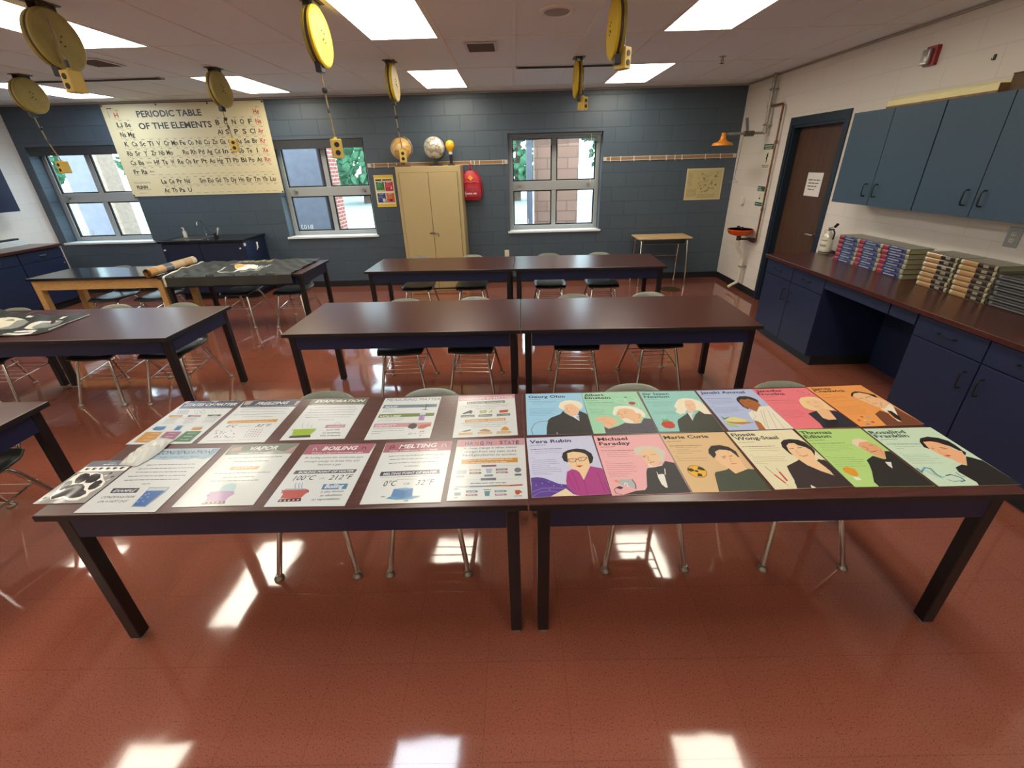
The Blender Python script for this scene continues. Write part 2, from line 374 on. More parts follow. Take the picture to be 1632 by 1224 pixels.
ART={
'ohm':(0.181,1.720,-0.0068,0.292,0.362,'9fd0ea',[['t','Georg Ohm','2a2730',-132,139,57,137,24.7,0,1],['d','4a5a6a',-130,124,-69,124,3],['d','33414e',-129,104,7,100,3],['d','4c5f70',-114,90,-13,89,2],['d','4c5f70',-115,77,-64,76,2],['d','4c5f70',-129,37,-4,35,2],['d','4c5f70',-129,25,-5,22,2],['d','4c5f70',-130,13,9,11,2],['d','4c5f70',-130,1,-21,0,2],['d','4c5f70',-131,-10,-8,-14,2],['d','4c5f70',-131,-22,-48,-27,2],['l','8b98a2',6,[-121,-180,-126,-137,-111,-98,-84,-76,-45,-74]],['l','6d7a86',1,[-110,-71,-113,-56]],['l','6d7a86',1,[-97,-64,-100,-50]],['l','6d7a86',1,[-84,-63,-77,-51]],['p','f1e9cd',[29,26,14,45,26,84,50,105,83,111,115,99,133,80,136,50,127,26,99,21,53,19]],['p','f0c19a',[44,61,43,6,49,-13,67,-33,88,-28,106,-10,115,29,99,55,88,73,65,74]],['l','b97f5e',3,[45,36,59,37]],['l','b97f5e',3,[69,36,82,33]],['l','c98a68',3,[57,34,53,14]],['l','b8735a',4,[50,4,65,2]],['p','35332f',[-59,-181,-55,-126,-44,-66,-30,-47,18,-17,35,11,41,-7,68,-39,101,-28,113,8,139,-13,146,-26,146,-181]],['p','e8e4e4',[70,-35,106,-28,102,-79,84,-55]],['p','aab4c8',[90,-40,106,-31,102,-75]],['l','d8d4cc',3,[-12,-165,-10,-181]]]),
'einstein':(0.474,1.719,0.0035,0.288,0.359,'a3d8b4',[['t','Albert','2a2730',-134,146,-32,145,22.8,0,1],['t','Einstein','2a2730',-135,118,-4,115,22.8,0,1],['d','5b7a68',-133,101,-67,102,3],['d','33463c',-133,82,2,79,3],['d','4f6a5a',-129,69,36,66,2],['d','4f6a5a',-131,57,45,53,2],['d','4f6a5a',-132,22,-116,21,2],['d','4f6a5a',-128,13,-60,13,2],['d','4f6a5a',-128,2,-51,0,2],['d','4f6a5a',-128,-10,-66,-11,2],['d','4f6a5a',-129,-21,-53,-27,2],['l','e4f3e0',2,[20,108,17,86,40,67,78,70,123,102,130,111]],['l','e4f3e0',2,[20,108,43,116,67,101,94,60,111,25]],['l','e4f3e0',2,[113,135,125,93,124,50,112,21]],['l','e4f3e0',2,[78,125,60,92,74,57]],['e','a8424e',92,67,17,15,0],['e','5c82ae',74,125,8,6,0],['p','f3efdc',[-19,-42,-25,-18,-11,14,-4,35,21,45,71,42,102,26,122,0,130,-33,120,-60,103,-52,98,-23,72,-22,4,-11]],['p','eebf95',[-3,-11,-4,-43,7,-71,18,-98,49,-108,80,-104,98,-78,109,-48,107,-24,89,-23,80,10,48,24,15,17]],['p','f0e6d2',[6,-75,22,-61,42,-70,57,-96,49,-108,25,-102]],['l','a9744f',3,[-3,-19,12,-15]],['l','a9744f',3,[31,-8,52,-7]],['l','5a3a2a',4,[-1,-29,6,-29]],['l','5a3a2a',4,[33,-20,41,-21]],['l','c98d66',3,[18,-24,15,-56,25,-60]],['l','cf9068',3,[92,-39,103,-38,92,-63,84,-66]],['p','eebb92',[-122,-73,-100,-51,-70,-44,-41,-53,-20,-74,-23,-111,-42,-126,-74,-145,-84,-131,-86,-101,-104,-82]],['l','c98860',2,[-116,-76,-85,-75,-65,-64]],['l','c98860',2,[-85,-94,-62,-91,-44,-125]],['p','57525c',[-87,-127,-70,-146,-23,-126,13,-102,57,-111,87,-108,112,-67,144,-74,144,-92,143,-179,30,-179,-90,-179]],['l','46424c',3,[-67,-154,-19,-163]],['l','46424c',3,[31,-114,18,-182]],['l','46424c',3,[88,-123,96,-181]]]),
'newton':(0.771,1.718,-0.0174,0.288,0.356,'96cfc6',[['t','Sir Isaac','33504a',-133,141,5,143,22.8,0,1],['t','Newton','33504a',-131,113,-3,115,22.8,0,1],['d','5b857e',-131,97,-68,99,3],['d','3a5a54',-131,71,7,71,3],['d','4f7a72',-106,58,-13,57,2],['d','4f7a72',-109,46,-17,46,2],['d','4f7a72',-113,34,-41,33,2],['d','4f7a72',-129,-1,-117,-1,2],['d','4f7a72',-125,-16,-24,-13,2],['d','4f7a72',-128,-25,-14,-24,2],['d','4f7a72',-129,-36,-18,-36,2],['p','f3e9cd',[-19,-20,-4,4,-9,30,10,63,32,94,65,107,105,101,132,78,142,34,143,-8,143,-44,111,-39,98,-6,76,-6,37,-5,24,-29,-2,-40]],['p','f0c6a4',[59,80,45,28,43,-13,55,-26,81,-6,95,19,101,57,98,83,81,88]],['l','b07a58',3,[52,41,66,43]],['l','b07a58',3,[76,45,92,44]],['l','c88c6a',3,[67,40,62,15]],['l','c0705c',3,[58,3,74,4]],['p','3e4036',[-53,-178,-39,-105,-28,-83,23,-41,38,-25,34,-95,65,-46,96,-13,111,-39,143,-44,143,-72,143,-178]],['p','e7e2e0',[36,-25,34,-98,48,-46,69,-24,54,-30]],['p','c93a2e',[-119,-122,-108,-103,-82,-95,-62,-101,-57,-127,-66,-148,-89,-155,-111,-147]],['p','6fae4a',[-105,-103,-102,-81,-87,-85,-73,-70,-79,-87,-68,-93,-83,-100]],['l','e8f2e8',1,[-99,-69,-89,-46]],['l','e8f2e8',1,[-83,-66,-75,-43]]]),
'ammal':(1.076,1.719,0.0120,0.291,0.355,'b4c2e6',[['t','Janaki Ammal','26304f',-134,144,94,138,24.7,0,1],['d','57638a',-135,128,-70,128,3],['d','303a58',-137,95,-2,91,3],['d','4b5880',-128,79,1,77,2],['d','4b5880',-130,67,3,63,2],['d','4b5880',-126,55,-17,52,2],['d','4b5880',-117,44,-59,43,2],['d','4b5880',-134,20,-121,20,2],['d','4b5880',-130,9,-9,9,2],['d','4b5880',-133,-3,-13,-5,2],['d','4b5880',-135,-14,9,-16,2],['d','4b5880',-133,-24,-26,-27,2],['d','4b5880',-135,-35,-61,-36,2],['p','2b221e',[14,70,23,92,46,109,80,110,102,97,118,73,113,47,93,44,71,36,28,-12,14,14]],['p','a9642e',[23,61,38,82,59,76,77,84,95,66,109,47,106,18,85,-15,60,-36,41,-14,23,14]],['l','5a2f14',3,[30,52,43,54]],['l','5a2f14',3,[61,59,82,62]],['l','8a4a20',3,[42,42,49,29]],['l','8c3a2a',4,[40,11,59,13]],['p','b06a30',[5,-108,26,-117,19,-177,-11,-177]],['p','ece6d0',[12,-43,40,-24,55,-37,93,10,144,11,141,-26,145,-177,19,-177,25,-128,18,-109,3,-97,7,-66]],['l','c3bda6',4,[94,-23,35,-171]],['l','c3bda6',4,[115,-24,71,-173]],['l','c3bda6',4,[122,-49,103,-175]],['l','c3bda6',4,[81,-23,34,-150]],['l','c3bda6',3,[34,-36,31,-75,7,-97]],['p','e0d790',[-128,-101,-105,-80,-71,-72,-31,-95,-23,-114,-53,-124,-99,-114]],['p','bd8a4a',[-125,-105,-91,-114,-24,-116,-7,-123,-59,-134,-109,-124]],['p','b5cf62',[-137,-112,-119,-120,-82,-148,-89,-154,-129,-141]],['p','6a8f5c',[-129,-63,-118,-79,-89,-69,-113,-87,-128,-94]],['l','3f4e6a',2,[-38,-117,-5,-124]]]),
'doudna':(1.364,1.720,0.0124,0.283,0.358,'ee7b86',[['t','Jennifer','2e2030',-133,147,5,145,22.8,0,1],['t','Doudna','2e2030',-137,117,-3,113,22.8,0,1],['d','8a3e4c',-130,97,-68,97,3],['d','7a2f3e',-132,62,12,61,3],['d','a84a5a',-115,46,16,44,2],['d','a84a5a',-118,35,13,32,2],['d','a84a5a',-126,-12,-111,-13,2],['d','a84a5a',-121,-27,-24,-27,2],['d','a84a5a',-125,-38,-27,-39,2],['d','a84a5a',-127,-50,-18,-50,2],['d','a84a5a',-127,-61,-23,-62,2],['d','a84a5a',-128,-71,-34,-71,2],['d','a84a5a',-126,-82,-41,-82,2],['d','a84a5a',-123,-92,-69,-92,2],['e','7a6aa8',122,86,8,7,0],['e','8d7ab0',115,113,6,5,0],['e','8d7ab0',98,133,6,5,0],['e','a86a90',80,147,5,4,0],['e','c88aa0',60,160,4,3,0],['l','c86a80',1,[50,144,80,108,128,90]],['p','f3d79a',[30,59,53,81,87,88,125,86,140,66,138,21,137,-14,141,-36,113,-42,96,-20,47,-39,25,-29,12,-7,17,28]],['p','f2c59c',[49,44,67,57,100,64,122,53,124,22,106,-12,80,-24,56,-18,48,13]],['l','a4713f',3,[55,36,66,34]],['l','a4713f',3,[89,36,103,35]],['l','cc7a6a',4,[68,0,87,-6]],['p','f0bf90',[51,-35,100,-21,106,-46,92,-114,53,-116,38,-99]],['p','2a2a38',[-14,-178,-5,-143,-4,-81,-5,-61,49,-39,38,-99,52,-117,92,-114,112,-37,141,-50,141,-174,138,-178]],['p','1f1c22',[23,-129,52,-117,92,-114,66,-176,3,-178]]]),
'chadwick':(1.660,1.730,0.0326,0.291,0.357,'f2a358',[['t','James','3a2420',-135,147,-32,147,22.8,0,1],['t','Chadwick','3a2420',-135,124,26,119,22.8,0,1],['d','9a6030',-134,101,-68,101,3],['d','8a5228',-134,72,-21,73,3],['d','b06d38',-122,62,-10,63,2],['d','b06d38',-126,50,-87,50,2],['d','b06d38',-127,35,0,38,2],['d','b06d38',-120,26,-91,25,2],['d','b06d38',-134,-7,-121,-8,2],['d','b06d38',-132,-17,-14,-11,2],['d','b06d38',-135,-27,-23,-22,2],['d','b06d38',-132,-36,-32,-34,2],['d','b06d38',-136,-47,-15,-45,2],['d','b06d38',-138,-59,-22,-56,2],['d','b06d38',-136,-69,-35,-69,2],['d','b06d38',-129,-81,-38,-82,2],['p','2e2420',[12,75,33,102,64,119,90,114,115,96,137,80,129,52,109,58,81,103,49,101,16,70,26,40]],['p','f2c294',[18,70,41,97,78,106,108,87,119,53,135,43,145,14,126,-20,79,-46,53,-27,41,4,27,42]],['l','4a3222',4,[36,52,56,53]],['l','4a3222',4,[72,58,100,62]],['l','c98c60',3,[56,44,58,17]],['l','b4705a',3,[56,-1,85,3]],['l','d09a70',4,[106,8,76,-33]],['p','f3ead8',[61,-41,79,-46,142,-3,133,-33,111,-70,90,-109,82,-92,82,-59,62,-83]],['p','7a4630',[-2,-86,44,-60,62,-83,51,-122,63,-158,92,-101,135,-33,145,-178,-27,-178,-20,-148]],['p','241c1c',[75,-63,93,-68,88,-117,65,-158,60,-123]],['p','f3ead8',[56,-123,64,-155,50,-150]],['e','c05238',-79,-104,7,6,0],['e','c05238',-113,-130,7,6,0],['e','b93a48',-65,-149,8,6,0],['e','9db4d4',-48,-105,9,6,0],['e','7f9ccc',-98,-162,9,6,0],['e','e9dcc8',-87,-132,6,4,0]]),
'rubin':(0.179,1.343,0.0277,0.289,0.358,'cfd0e8',[['t','Vera Rubin','2a2c40',-133,139,48,139,23.2,0,1],['d','62647e',-132,124,-66,125,4],['d','34364a',-132,96,4,98,4],['d','55576e',-114,83,-5,83,2],['d','55576e',-115,71,1,70,2],['d','55576e',-128,84,-124,84,2],['d','55576e',-129,71,-125,71,2],['d','55576e',-132,41,-116,40,2],['d','55576e',-127,27,-31,27,2],['d','55576e',-131,15,-29,15,2],['d','55576e',-132,2,-21,3,2],['d','55576e',-133,-10,-60,-10,2],['d','55576e',-133,-22,-34,-22,2],['d','55576e',-133,-33,-19,-33,2],['d','55576e',-133,-45,-19,-46,2],['d','55576e',-131,-56,-56,-59,2],['p','5d3f92',[-142,-76,-118,-73,-90,-80,-68,-95,-39,-114,-5,-121,25,-179,-72,-179,-144,-178]],['l','7f5cb0',8,[-141,-151,-104,-134,-69,-134,-22,-140]],['l','8e6cc0',4,[-142,-174,-113,-153,-75,-150,-39,-158]],['l','4c3384',5,[-141,-93,-100,-98,-61,-123]],['e','efe6ff',-142,-107,1.5,1.5,0],['e','efe6ff',-125,-116,1.5,1.5,0],['e','efe6ff',-101,-108,1.5,1.5,0],['e','efe6ff',-76,-102,1.5,1.5,0],['e','efe6ff',-59,-123,1.5,1.5,0],['e','efe6ff',-30,-125,1.5,1.5,0],['e','efe6ff',-77,-142,1.5,1.5,0],['e','efe6ff',-29,-117,1.5,1.5,0],['p','f0d9b0',[-77,-178,-15,-140,7,-170,25,-179]],['p','25211f',[-1,14,-6,40,2,67,26,84,63,92,97,83,119,57,122,30,112,-1,100,-9,85,6,17,4]],['p','f3cfa2',[19,63,44,72,74,66,89,65,100,40,100,-1,96,-29,79,-55,59,-98,50,-53,28,-35,17,-13,15,16]],['p','25211f',[74,66,79,73,97,64,101,46,91,56]],['l','6a3c28',4,[17,19,26,7,43,7,52,25,36,29,20,26,17,19]],['l','6a3c28',4,[57,22,63,10,82,13,96,31,75,34,60,29,57,22]],['l','6a3c28',3,[52,22,57,23]],['e','3a241c',35,19,3,2,0],['e','3a241c',71,23,3,2,0],['l','d8a882',3,[48,14,46,-9,53,-10]],['p','c0402c',[40,-18,58,-15,72,-17,56,-27]],['p','b13f86',[-9,-101,2,-50,24,-36,41,-44,50,-56,59,-100,99,-23,142,-38,144,-51,144,-179,29,-179,11,-166,-10,-131]],['l','97307a',4,[59,-100,60,-178]],['l','97307a',4,[22,-51,34,-153]],['l','97307a',4,[119,-57,126,-173]],['l','97307a',4,[3,-76,18,-147]],['l','97307a',4,[132,-110,143,-170]],['p','f3cfa2',[50,-56,59,-100,94,-28,82,-44,61,-90,54,-53]]]),
'faraday':(0.473,1.343,0.0138,0.289,0.360,'f2b4b6',[['t','Michael','2e2430',-131,145,-1,145,23.2,0,1],['t','Faraday','2e2430',-131,113,3,113,23.2,0,1],['d','8a5a66',-129,100,-65,102,4],['d','5a3440',-132,76,4,75,4],['d','83525e',-114,62,-22,60,2],['d','83525e',-115,50,-25,48,2],['d','83525e',-114,37,-8,36,2],['d','83525e',-129,63,-126,63,2],['d','83525e',-130,51,-127,51,2],['d','83525e',-129,37,-126,37,2],['d','83525e',-131,6,-114,5,2],['d','83525e',-126,-6,-19,-6,2],['d','83525e',-132,-18,-21,-19,2],['d','83525e',-131,-29,-11,-30,2],['d','83525e',-131,-41,-29,-43,2],['d','83525e',-132,-55,-18,-55,2],['d','83525e',-132,-66,-44,-67,2],['d','83525e',-131,-78,-62,-81,2],['p','d6d3be',[7,43,1,67,12,88,44,101,62,97,86,99,112,86,130,58,114,17,104,-5,89,-4,95,36,79,78,39,74,17,39]],['p','f0c7a0',[25,51,39,74,62,85,89,72,99,47,95,12,76,-21,55,-31,37,-19,27,10]],['l','a4714f',3,[29,33,47,38]],['l','a4714f',3,[67,42,87,43]],['l','4a3022',4,[31,28,40,29]],['l','c98d66',3,[51,32,45,6,55,4]],['l','b0604e',4,[46,-8,66,-2]],['p','f0e8d8',[36,-13,54,-32,91,-21,82,-37,53,-36,35,-30]],['p','3b3a38',[16,-61,26,-40,61,-34,89,-27,110,0,144,-13,144,-29,144,-178,-107,-179,-53,-160,-18,-157,-6,-142]],['p','f3eee4',[56,-61,80,-78,69,-148,61,-148,52,-130,51,-94]],['p','3b3a38',[57,-58,69,-64,96,-44,82,-83,76,-75,57,-77]],['l','f3eee4',4,[93,-46,84,-78]],['p','b9bdbd',[-110,-113,-95,-96,-50,-99,-46,-136,-50,-150,-74,-135,-94,-131]],['l','5a5a5a',5,[-50,-100,-45,-126,-50,-150]],['l','f2f2ee',4,[-88,-129,-81,-117,-75,-120,-78,-134,-71,-137]],['p','e8a070',[-121,-102,-106,-98,-101,-113,-114,-115]],['p','33302e',[-123,-142,-108,-133,-93,-141,-106,-150]],['l','33302e',3,[-120,-140,-131,-152,-128,-169,-107,-179]]]),
'curie':(0.766,1.348,0.0122,0.286,0.359,'e2bf8e',[['t','Marie Curie','33262a',-135,142,59,142,23.2,0,1],['d','84664a',-132,123,-68,125,4],['d','4a382e',-131,93,5,91,4],['d','7d6248',-110,81,-20,78,2],['d','7d6248',-111,67,-60,66,2],['d','7d6248',-114,57,-7,54,2],['d','7d6248',-114,45,-54,42,2],['d','7d6248',-128,80,-125,80,2],['d','7d6248',-128,56,-124,56,2],['d','7d6248',-130,25,-114,24,2],['d','7d6248',-130,11,-5,10,2],['d','7d6248',-130,-2,-16,-4,2],['e','2f2a24',-81,-67,36,36,0],['e','f0b82c',-81,-67,34,34,0],['p','35302c',[-110,-47,-94,-50,-87,-64,-105,-68,-113,-60]],['p','35302c',[-65,-40,-50,-49,-48,-65,-63,-62,-75,-55]],['p','35302c',[-82,-77,-70,-83,-71,-97,-91,-95]],['e','35302c',-82,-66,7,6,0],['p','2c2624',[18,6,11,39,20,62,42,86,79,90,111,76,127,45,122,7,117,10,109,40,94,56,65,60,43,49,36,26]],['p','f2c79a',[41,46,62,54,90,56,106,49,115,22,119,-1,116,-29,114,-48,118,-68,107,-86,79,-100,57,-83,48,-56,31,-31,26,-8,20,6,32,8]],['l','6a4630',4,[55,14,72,17]],['l','6a4630',4,[85,16,98,18]],['l','4a3022',4,[55,6,64,7]],['l','d09a70',3,[83,9,76,-16,85,-18]],['l','bb6a54',4,[70,-30,91,-28]],['p','454c3c',[-47,-178,-22,-88,-13,-75,34,-64,48,-56,57,-83,79,-100,107,-86,120,-62,143,-66,143,-79,143,-179]],['p','454c3c',[120,-62,143,-66,143,-179,-46,-178,50,-91]]]),
'wong':(1.069,1.356,0.0273,0.293,0.356,'ece3bf',[['t','Flossie','2e2a2a',-138,143,-35,144,23.2,0,1],['t','Wong-Staal','2e2a2a',-136,117,50,115,23.2,0,1],['d','8a8168',-133,99,-65,100,4],['d','4c463c',-136,72,1,68,4],['d','7d745c',-114,58,14,55,2],['d','7d745c',-118,45,7,41,2],['d','7d745c',-134,58,-131,58,2],['d','7d745c',-134,15,-121,14,2],['d','7d745c',-131,3,2,-1,2],['d','7d745c',-133,-9,-9,-13,2],['d','7d745c',-134,-22,-2,-25,2],['d','7d745c',-134,-33,-90,-39,2],['p','241f22',[50,-9,32,16,28,59,41,90,64,107,93,111,125,104,143,84,146,52,144,27,124,-1,114,29,89,80,62,69,47,9]],['p','f4cb9e',[51,67,70,82,93,83,100,67,122,53,131,31,124,2,108,-29,117,-74,116,-118,85,-93,54,-59,47,-25,40,4,40,34]],['l','5a3a28',4,[52,46,69,49]],['l','5a3a28',4,[86,49,106,52]],['l','d09a70',3,[73,38,65,17,75,17]],['l','b4503c',4,[63,3,76,-4,98,3]],['p','38292a',[-27,-57,38,-27,45,-19,55,-56,85,-93,115,-120,119,-95,110,-29,142,-28,146,-43,142,-117]],['p','38292a',[-27,-57,41,-25,83,-95,115,-120,136,-127,146,-178,5,-178,-65,-177,-48,-135,-36,-85]],['p','38292a',[-15,-177,-57,-150,40,-25,58,-50,118,-120,123,-99,119,-21,146,-35,146,-178]],['p','efe8dc',[-5,-162,6,-178,-12,-178]],['l','5a5a52',3,[-112,-53,-102,-102]],['l','c0392e',8,[-102,-102,-90,-147]],['l','8a8a84',3,[-75,-67,-74,-91]],['l','c0392e',9,[-75,-89,-76,-136]],['l','5a5a52',2,[-92,-145,-87,-164]],['p','f4cb9e',[45,-19,46,-26,55,-56,85,-93,116,-119,117,-74,108,-29,72,-32]]]),
'edison':(1.365,1.356,-0.0123,0.285,0.359,'b8de86',[['t','Thomas','22301e',-137,142,-3,145,23.2,0,1],['t','Edison','22301e',-136,114,-24,117,23.2,0,1],['d','5c7a4c',-133,98,-66,101,4],['d','33462c',-136,77,4,79,4],['d','5c7a46',-115,63,27,65,2],['d','5c7a46',-115,50,1,52,2],['d','5c7a46',-116,38,11,40,2],['d','5c7a46',-115,27,-51,28,2],['d','5c7a46',-132,62,-128,62,2],['d','5c7a46',-134,-7,-119,-7,2],['d','5c7a46',-129,-17,-26,-17,2],['d','5c7a46',-131,-30,-1,-29,2],['d','5c7a46',-129,-42,-4,-40,2],['d','5c7a46',-131,-55,-27,-53,2],['d','5c7a46',-129,-67,-17,-67,2],['p','f0d9c0',[29,74,50,100,81,109,108,92,81,67,43,42]],['p','e8ac80',[41,55,63,80,99,86,121,62,122,28,107,-9,83,-27,68,-8,55,11,48,32]],['l','8a5238',4,[58,54,68,46]],['l','8a5238',4,[90,60,105,60]],['l','b8764e',3,[72,44,59,29,72,24]],['l','9a4a3a',4,[62,15,97,25]],['l','c98a5e',4,[110,28,102,-2]],['p','2b2826',[9,-33,53,-7,81,-29,93,-26,127,21,142,20,142,9,142,-59,53,-179,-56,-179,-56,-155,-20,-98,0,-59]],['p','2b2826',[121,21,142,16,142,2,142,-179,-57,-179,-34,-125,-13,-91,86,-34]],['p','ece8e4',[72,-44,94,-46,70,-83,67,-66]],['p','e8a02c',[-118,-79,-96,-70,-74,-83,-80,-110,-93,-126,-109,-120,-124,-101]],['p','f0ece0',[-113,-126,-94,-128,-92,-144,-112,-145]]]),
'franklin':(1.667,1.352,0.0000,0.296,0.358,'cfe8cf',[['t','Rosalind','22302a',-143,139,10,141,23.2,0,1],['t','Franklin','22302a',-141,112,1,113,23.2,0,1],['d','5a7264',-134,98,-63,100,4],['d','3a4a42',-134,68,1,64,4],['d','5f7a6a',-115,51,-4,50,2],['d','5f7a6a',-118,39,-88,38,2],['d','5f7a6a',-132,8,-122,8,2],['d','5f7a6a',-130,-3,-34,-5,2],['d','5f7a6a',-135,-15,-31,-15,2],['d','5f7a6a',-135,-27,-9,-28,2],['d','5f7a6a',-134,-39,-32,-40,2],['d','5f7a6a',-132,-52,-19,-55,2],['p','241c1c',[-3,42,11,78,34,102,74,113,111,103,133,81,134,47,130,17,125,-2,110,-14,116,11,107,44,75,73,29,78,9,31]],['p','f4b98e',[25,78,58,81,82,71,99,45,106,18,123,14,104,-20,60,-72,47,-60,39,-36,22,-20,16,8,9,31]],['l','6a4030',4,[24,37,31,34]],['l','6a4030',4,[57,39,83,32]],['l','3a241c',4,[57,31,70,27]],['l','d4946c',3,[41,27,26,2,46,1]],['p','c0564a',[28,-10,47,-7,56,-13,39,-19]],['p','241c1c',[130,17,131,4,114,-11,113,-4]],['p','262222',[5,-82,45,-66,60,-72,107,-19,123,-27,146,-47,148,-179,-4,-179,4,-164,-4,-124,-7,-107]],['l','4f8fae',7,[-140,-81,-143,-103,-110,-79,-92,-85,-100,-118,-93,-135]],['l','9fcfdc',6,[-120,-81,-117,-112,-100,-135,-81,-130]],['l','3f5f86',6,[-72,-125,-49,-120,-28,-137,-29,-153,-48,-158]],['l','8fb6cf',6,[-84,-146,-73,-157,-39,-153]],['l','3f5f86',5,[-144,-83,-141,-106]],['l','b08a50',2,[-100,-85,-107,-118]],['l','4f8fae',5,[-20,-110,-20,-129,-11,-135]]]),
'states':(-1.621,1.720,-0.0149,0.301,0.371,'eef0ea',[['p','4a5064',[-150,185,150,185,150,110,-133,111]],['p','d8c0c0',[-150,185,-121,185,-128,161,-140,161]],['p','b0a6b0',[-16,185,30,185,23,169]],['t','STATES OF MATTER','f4f4f0',-126,136,146,136,26.4,0.25,1],['d','cfd2da',-136,119,129,117,3],['e','56688e',-105,63,3,2,0],['e','56688e',-108,71,3,2,0],['e','56688e',-111,79,3,2,0],['e','56688e',-115,87,3,2,0],['e','56688e',-118,95,3,2,0],['e','56688e',-93,61,3,2,0],['e','56688e',-96,69,3,2,0],['e','56688e',-100,77,3,2,0],['e','56688e',-103,85,3,2,0],['e','56688e',-107,93,3,2,0],['e','56688e',-84,63,3,2,0],['e','56688e',-88,71,3,2,0],['e','56688e',-91,79,3,2,0],['e','56688e',-95,87,3,2,0],['e','56688e',-98,95,3,2,0],['e','56688e',-73,60,3,2,0],['e','56688e',-76,68,3,2,0],['e','56688e',-80,76,3,2,0],['e','56688e',-83,85,3,2,0],['e','56688e',-86,93,3,2,0],['e','56688e',-64,62,3,2,0],['e','56688e',-68,70,3,2,0],['e','56688e',-71,78,3,2,0],['e','56688e',-74,86,3,2,0],['e','56688e',-78,94,3,2,0],['e','56688e',-53,60,3,2,0],['e','56688e',-56,68,3,2,0],['e','56688e',-59,76,3,2,0],['e','56688e',-63,84,3,2,0],['e','56688e',-66,92,3,2,0],['e','6a6e78',13,71,2.2,2,0],['e','6a6e78',27,64,2.2,2,0],['e','6a6e78',24,65,2.2,2,0],['e','6a6e78',-27,82,2.2,2,0],['e','6a6e78',29,74,2.2,2,0],['e','6a6e78',14,93,2.2,2,0],['e','6a6e78',-7,89,2.2,2,0],['e','6a6e78',5,77,2.2,2,0],['e','6a6e78',-34,91,2.2,2,0],['e','6a6e78',-2,66,2.2,2,0],['e','6a6e78',7,92,2.2,2,0],['e','6a6e78',9,93,2.2,2,0],['e','6a6e78',-2,93,2.2,2,0],['e','6a6e78',-19,68,2.2,2,0],['e','6a6e78',-23,91,2.2,2,0],['e','6a6e78',36,66,2.2,2,0],['e','6a6e78',-1,64,2.2,2,0],['e','6a6e78',7,74,2.2,2,0],['e','6a6e78',-6,65,2.2,2,0],['e','6a6e78',22,63,2.2,2,0],['e','6a6e78',18,87,2.2,2,0],['e','6a6e78',-15,92,2.2,2,0],['e','9aa0a8',61,94,2,1.6,0],['e','9aa0a8',82,75,2,1.6,0],['e','9aa0a8',67,72,2,1.6,0],['e','9aa0a8',78,85,2,1.6,0],['e','9aa0a8',109,78,2,1.6,0],['e','9aa0a8',80,79,2,1.6,0],['e','9aa0a8',93,94,2,1.6,0],['e','9aa0a8',108,95,2,1.6,0],['e','9aa0a8',113,65,2,1.6,0],['e','9aa0a8',70,68,2,1.6,0],['e','9aa0a8',85,75,2,1.6,0],['e','9aa0a8',53,95,2,1.6,0],['p','d99a3c',[-130,49,-63,48,-59,30,-127,32]],['p','a86a78',[-34,49,29,49,36,33,-29,32]],['p','5c6a5a',[64,50,131,51,135,35,69,35]],['t','SOLID','f4ead0',-109,34,-68,34,8.0,0.2,1],['t','LIQUID','f4e0e4',-16,35,30,36,8.0,0.2,1],['t','GAS','e0e8e0',92,37,116,38,8.0,0.2,1],['d','7a7466',-124,18,-67,18,2],['d','86807e',-28,20,29,19,2],['d','86807e',71,22,132,22,2],['d','7a7466',-121,8,-64,7,2],['d','86807e',-25,9,32,9,2],['d','86807e',74,12,134,11,2],['d','7a7466',-118,-2,-61,-3,2],['d','86807e',-22,-1,35,-1,2],['d','86807e',76,1,136,1,2],['d','7a7466',-114,-13,-58,-13,2],['d','86807e',-19,-11,37,-12,2],['d','86807e',78,-9,138,-10,2],['d','7a7466',-111,-23,-55,-23,2],['d','86807e',-16,-21,40,-22,2],['d','86807e',81,-19,140,-20,2],['p','2f7fb4',[-120,-49,-71,-47,-66,-72,-77,-79,-108,-78,-123,-69]],['p','2f7fb4',[-17,-45,7,-42,14,-79,-13,-80]],['p','8ac4e0',[-25,-42,8,-40,9,-49,-18,-51]],['p','e08c2c',[69,-60,114,-61,116,-80,72,-80]],['p','e0e0e0',[75,-49,106,-48,114,-59,77,-60]],['p','d99a3c',[-133,-92,-54,-92,-38,-171,-127,-170]],['p','a86a84',[-36,-92,37,-92,49,-171,-28,-168]],['p','4f8052',[59,-91,131,-91,133,-171,52,-169]],['d','f6ecd4',-96,-107,-61,-107,4],['d','f0dce4',-13,-106,20,-106,4],['d','dcecdc',77,-107,115,-106,4],['d','f6ecd4',-95,-132,-60,-132,4],['d','f0dce4',-11,-131,22,-131,4],['d','dcecdc',78,-132,116,-131,4],['d','f6ecd4',-93,-157,-59,-156,4],['d','f0dce4',-9,-156,23,-156,4],['d','dcecdc',79,-156,116,-156,4]]),
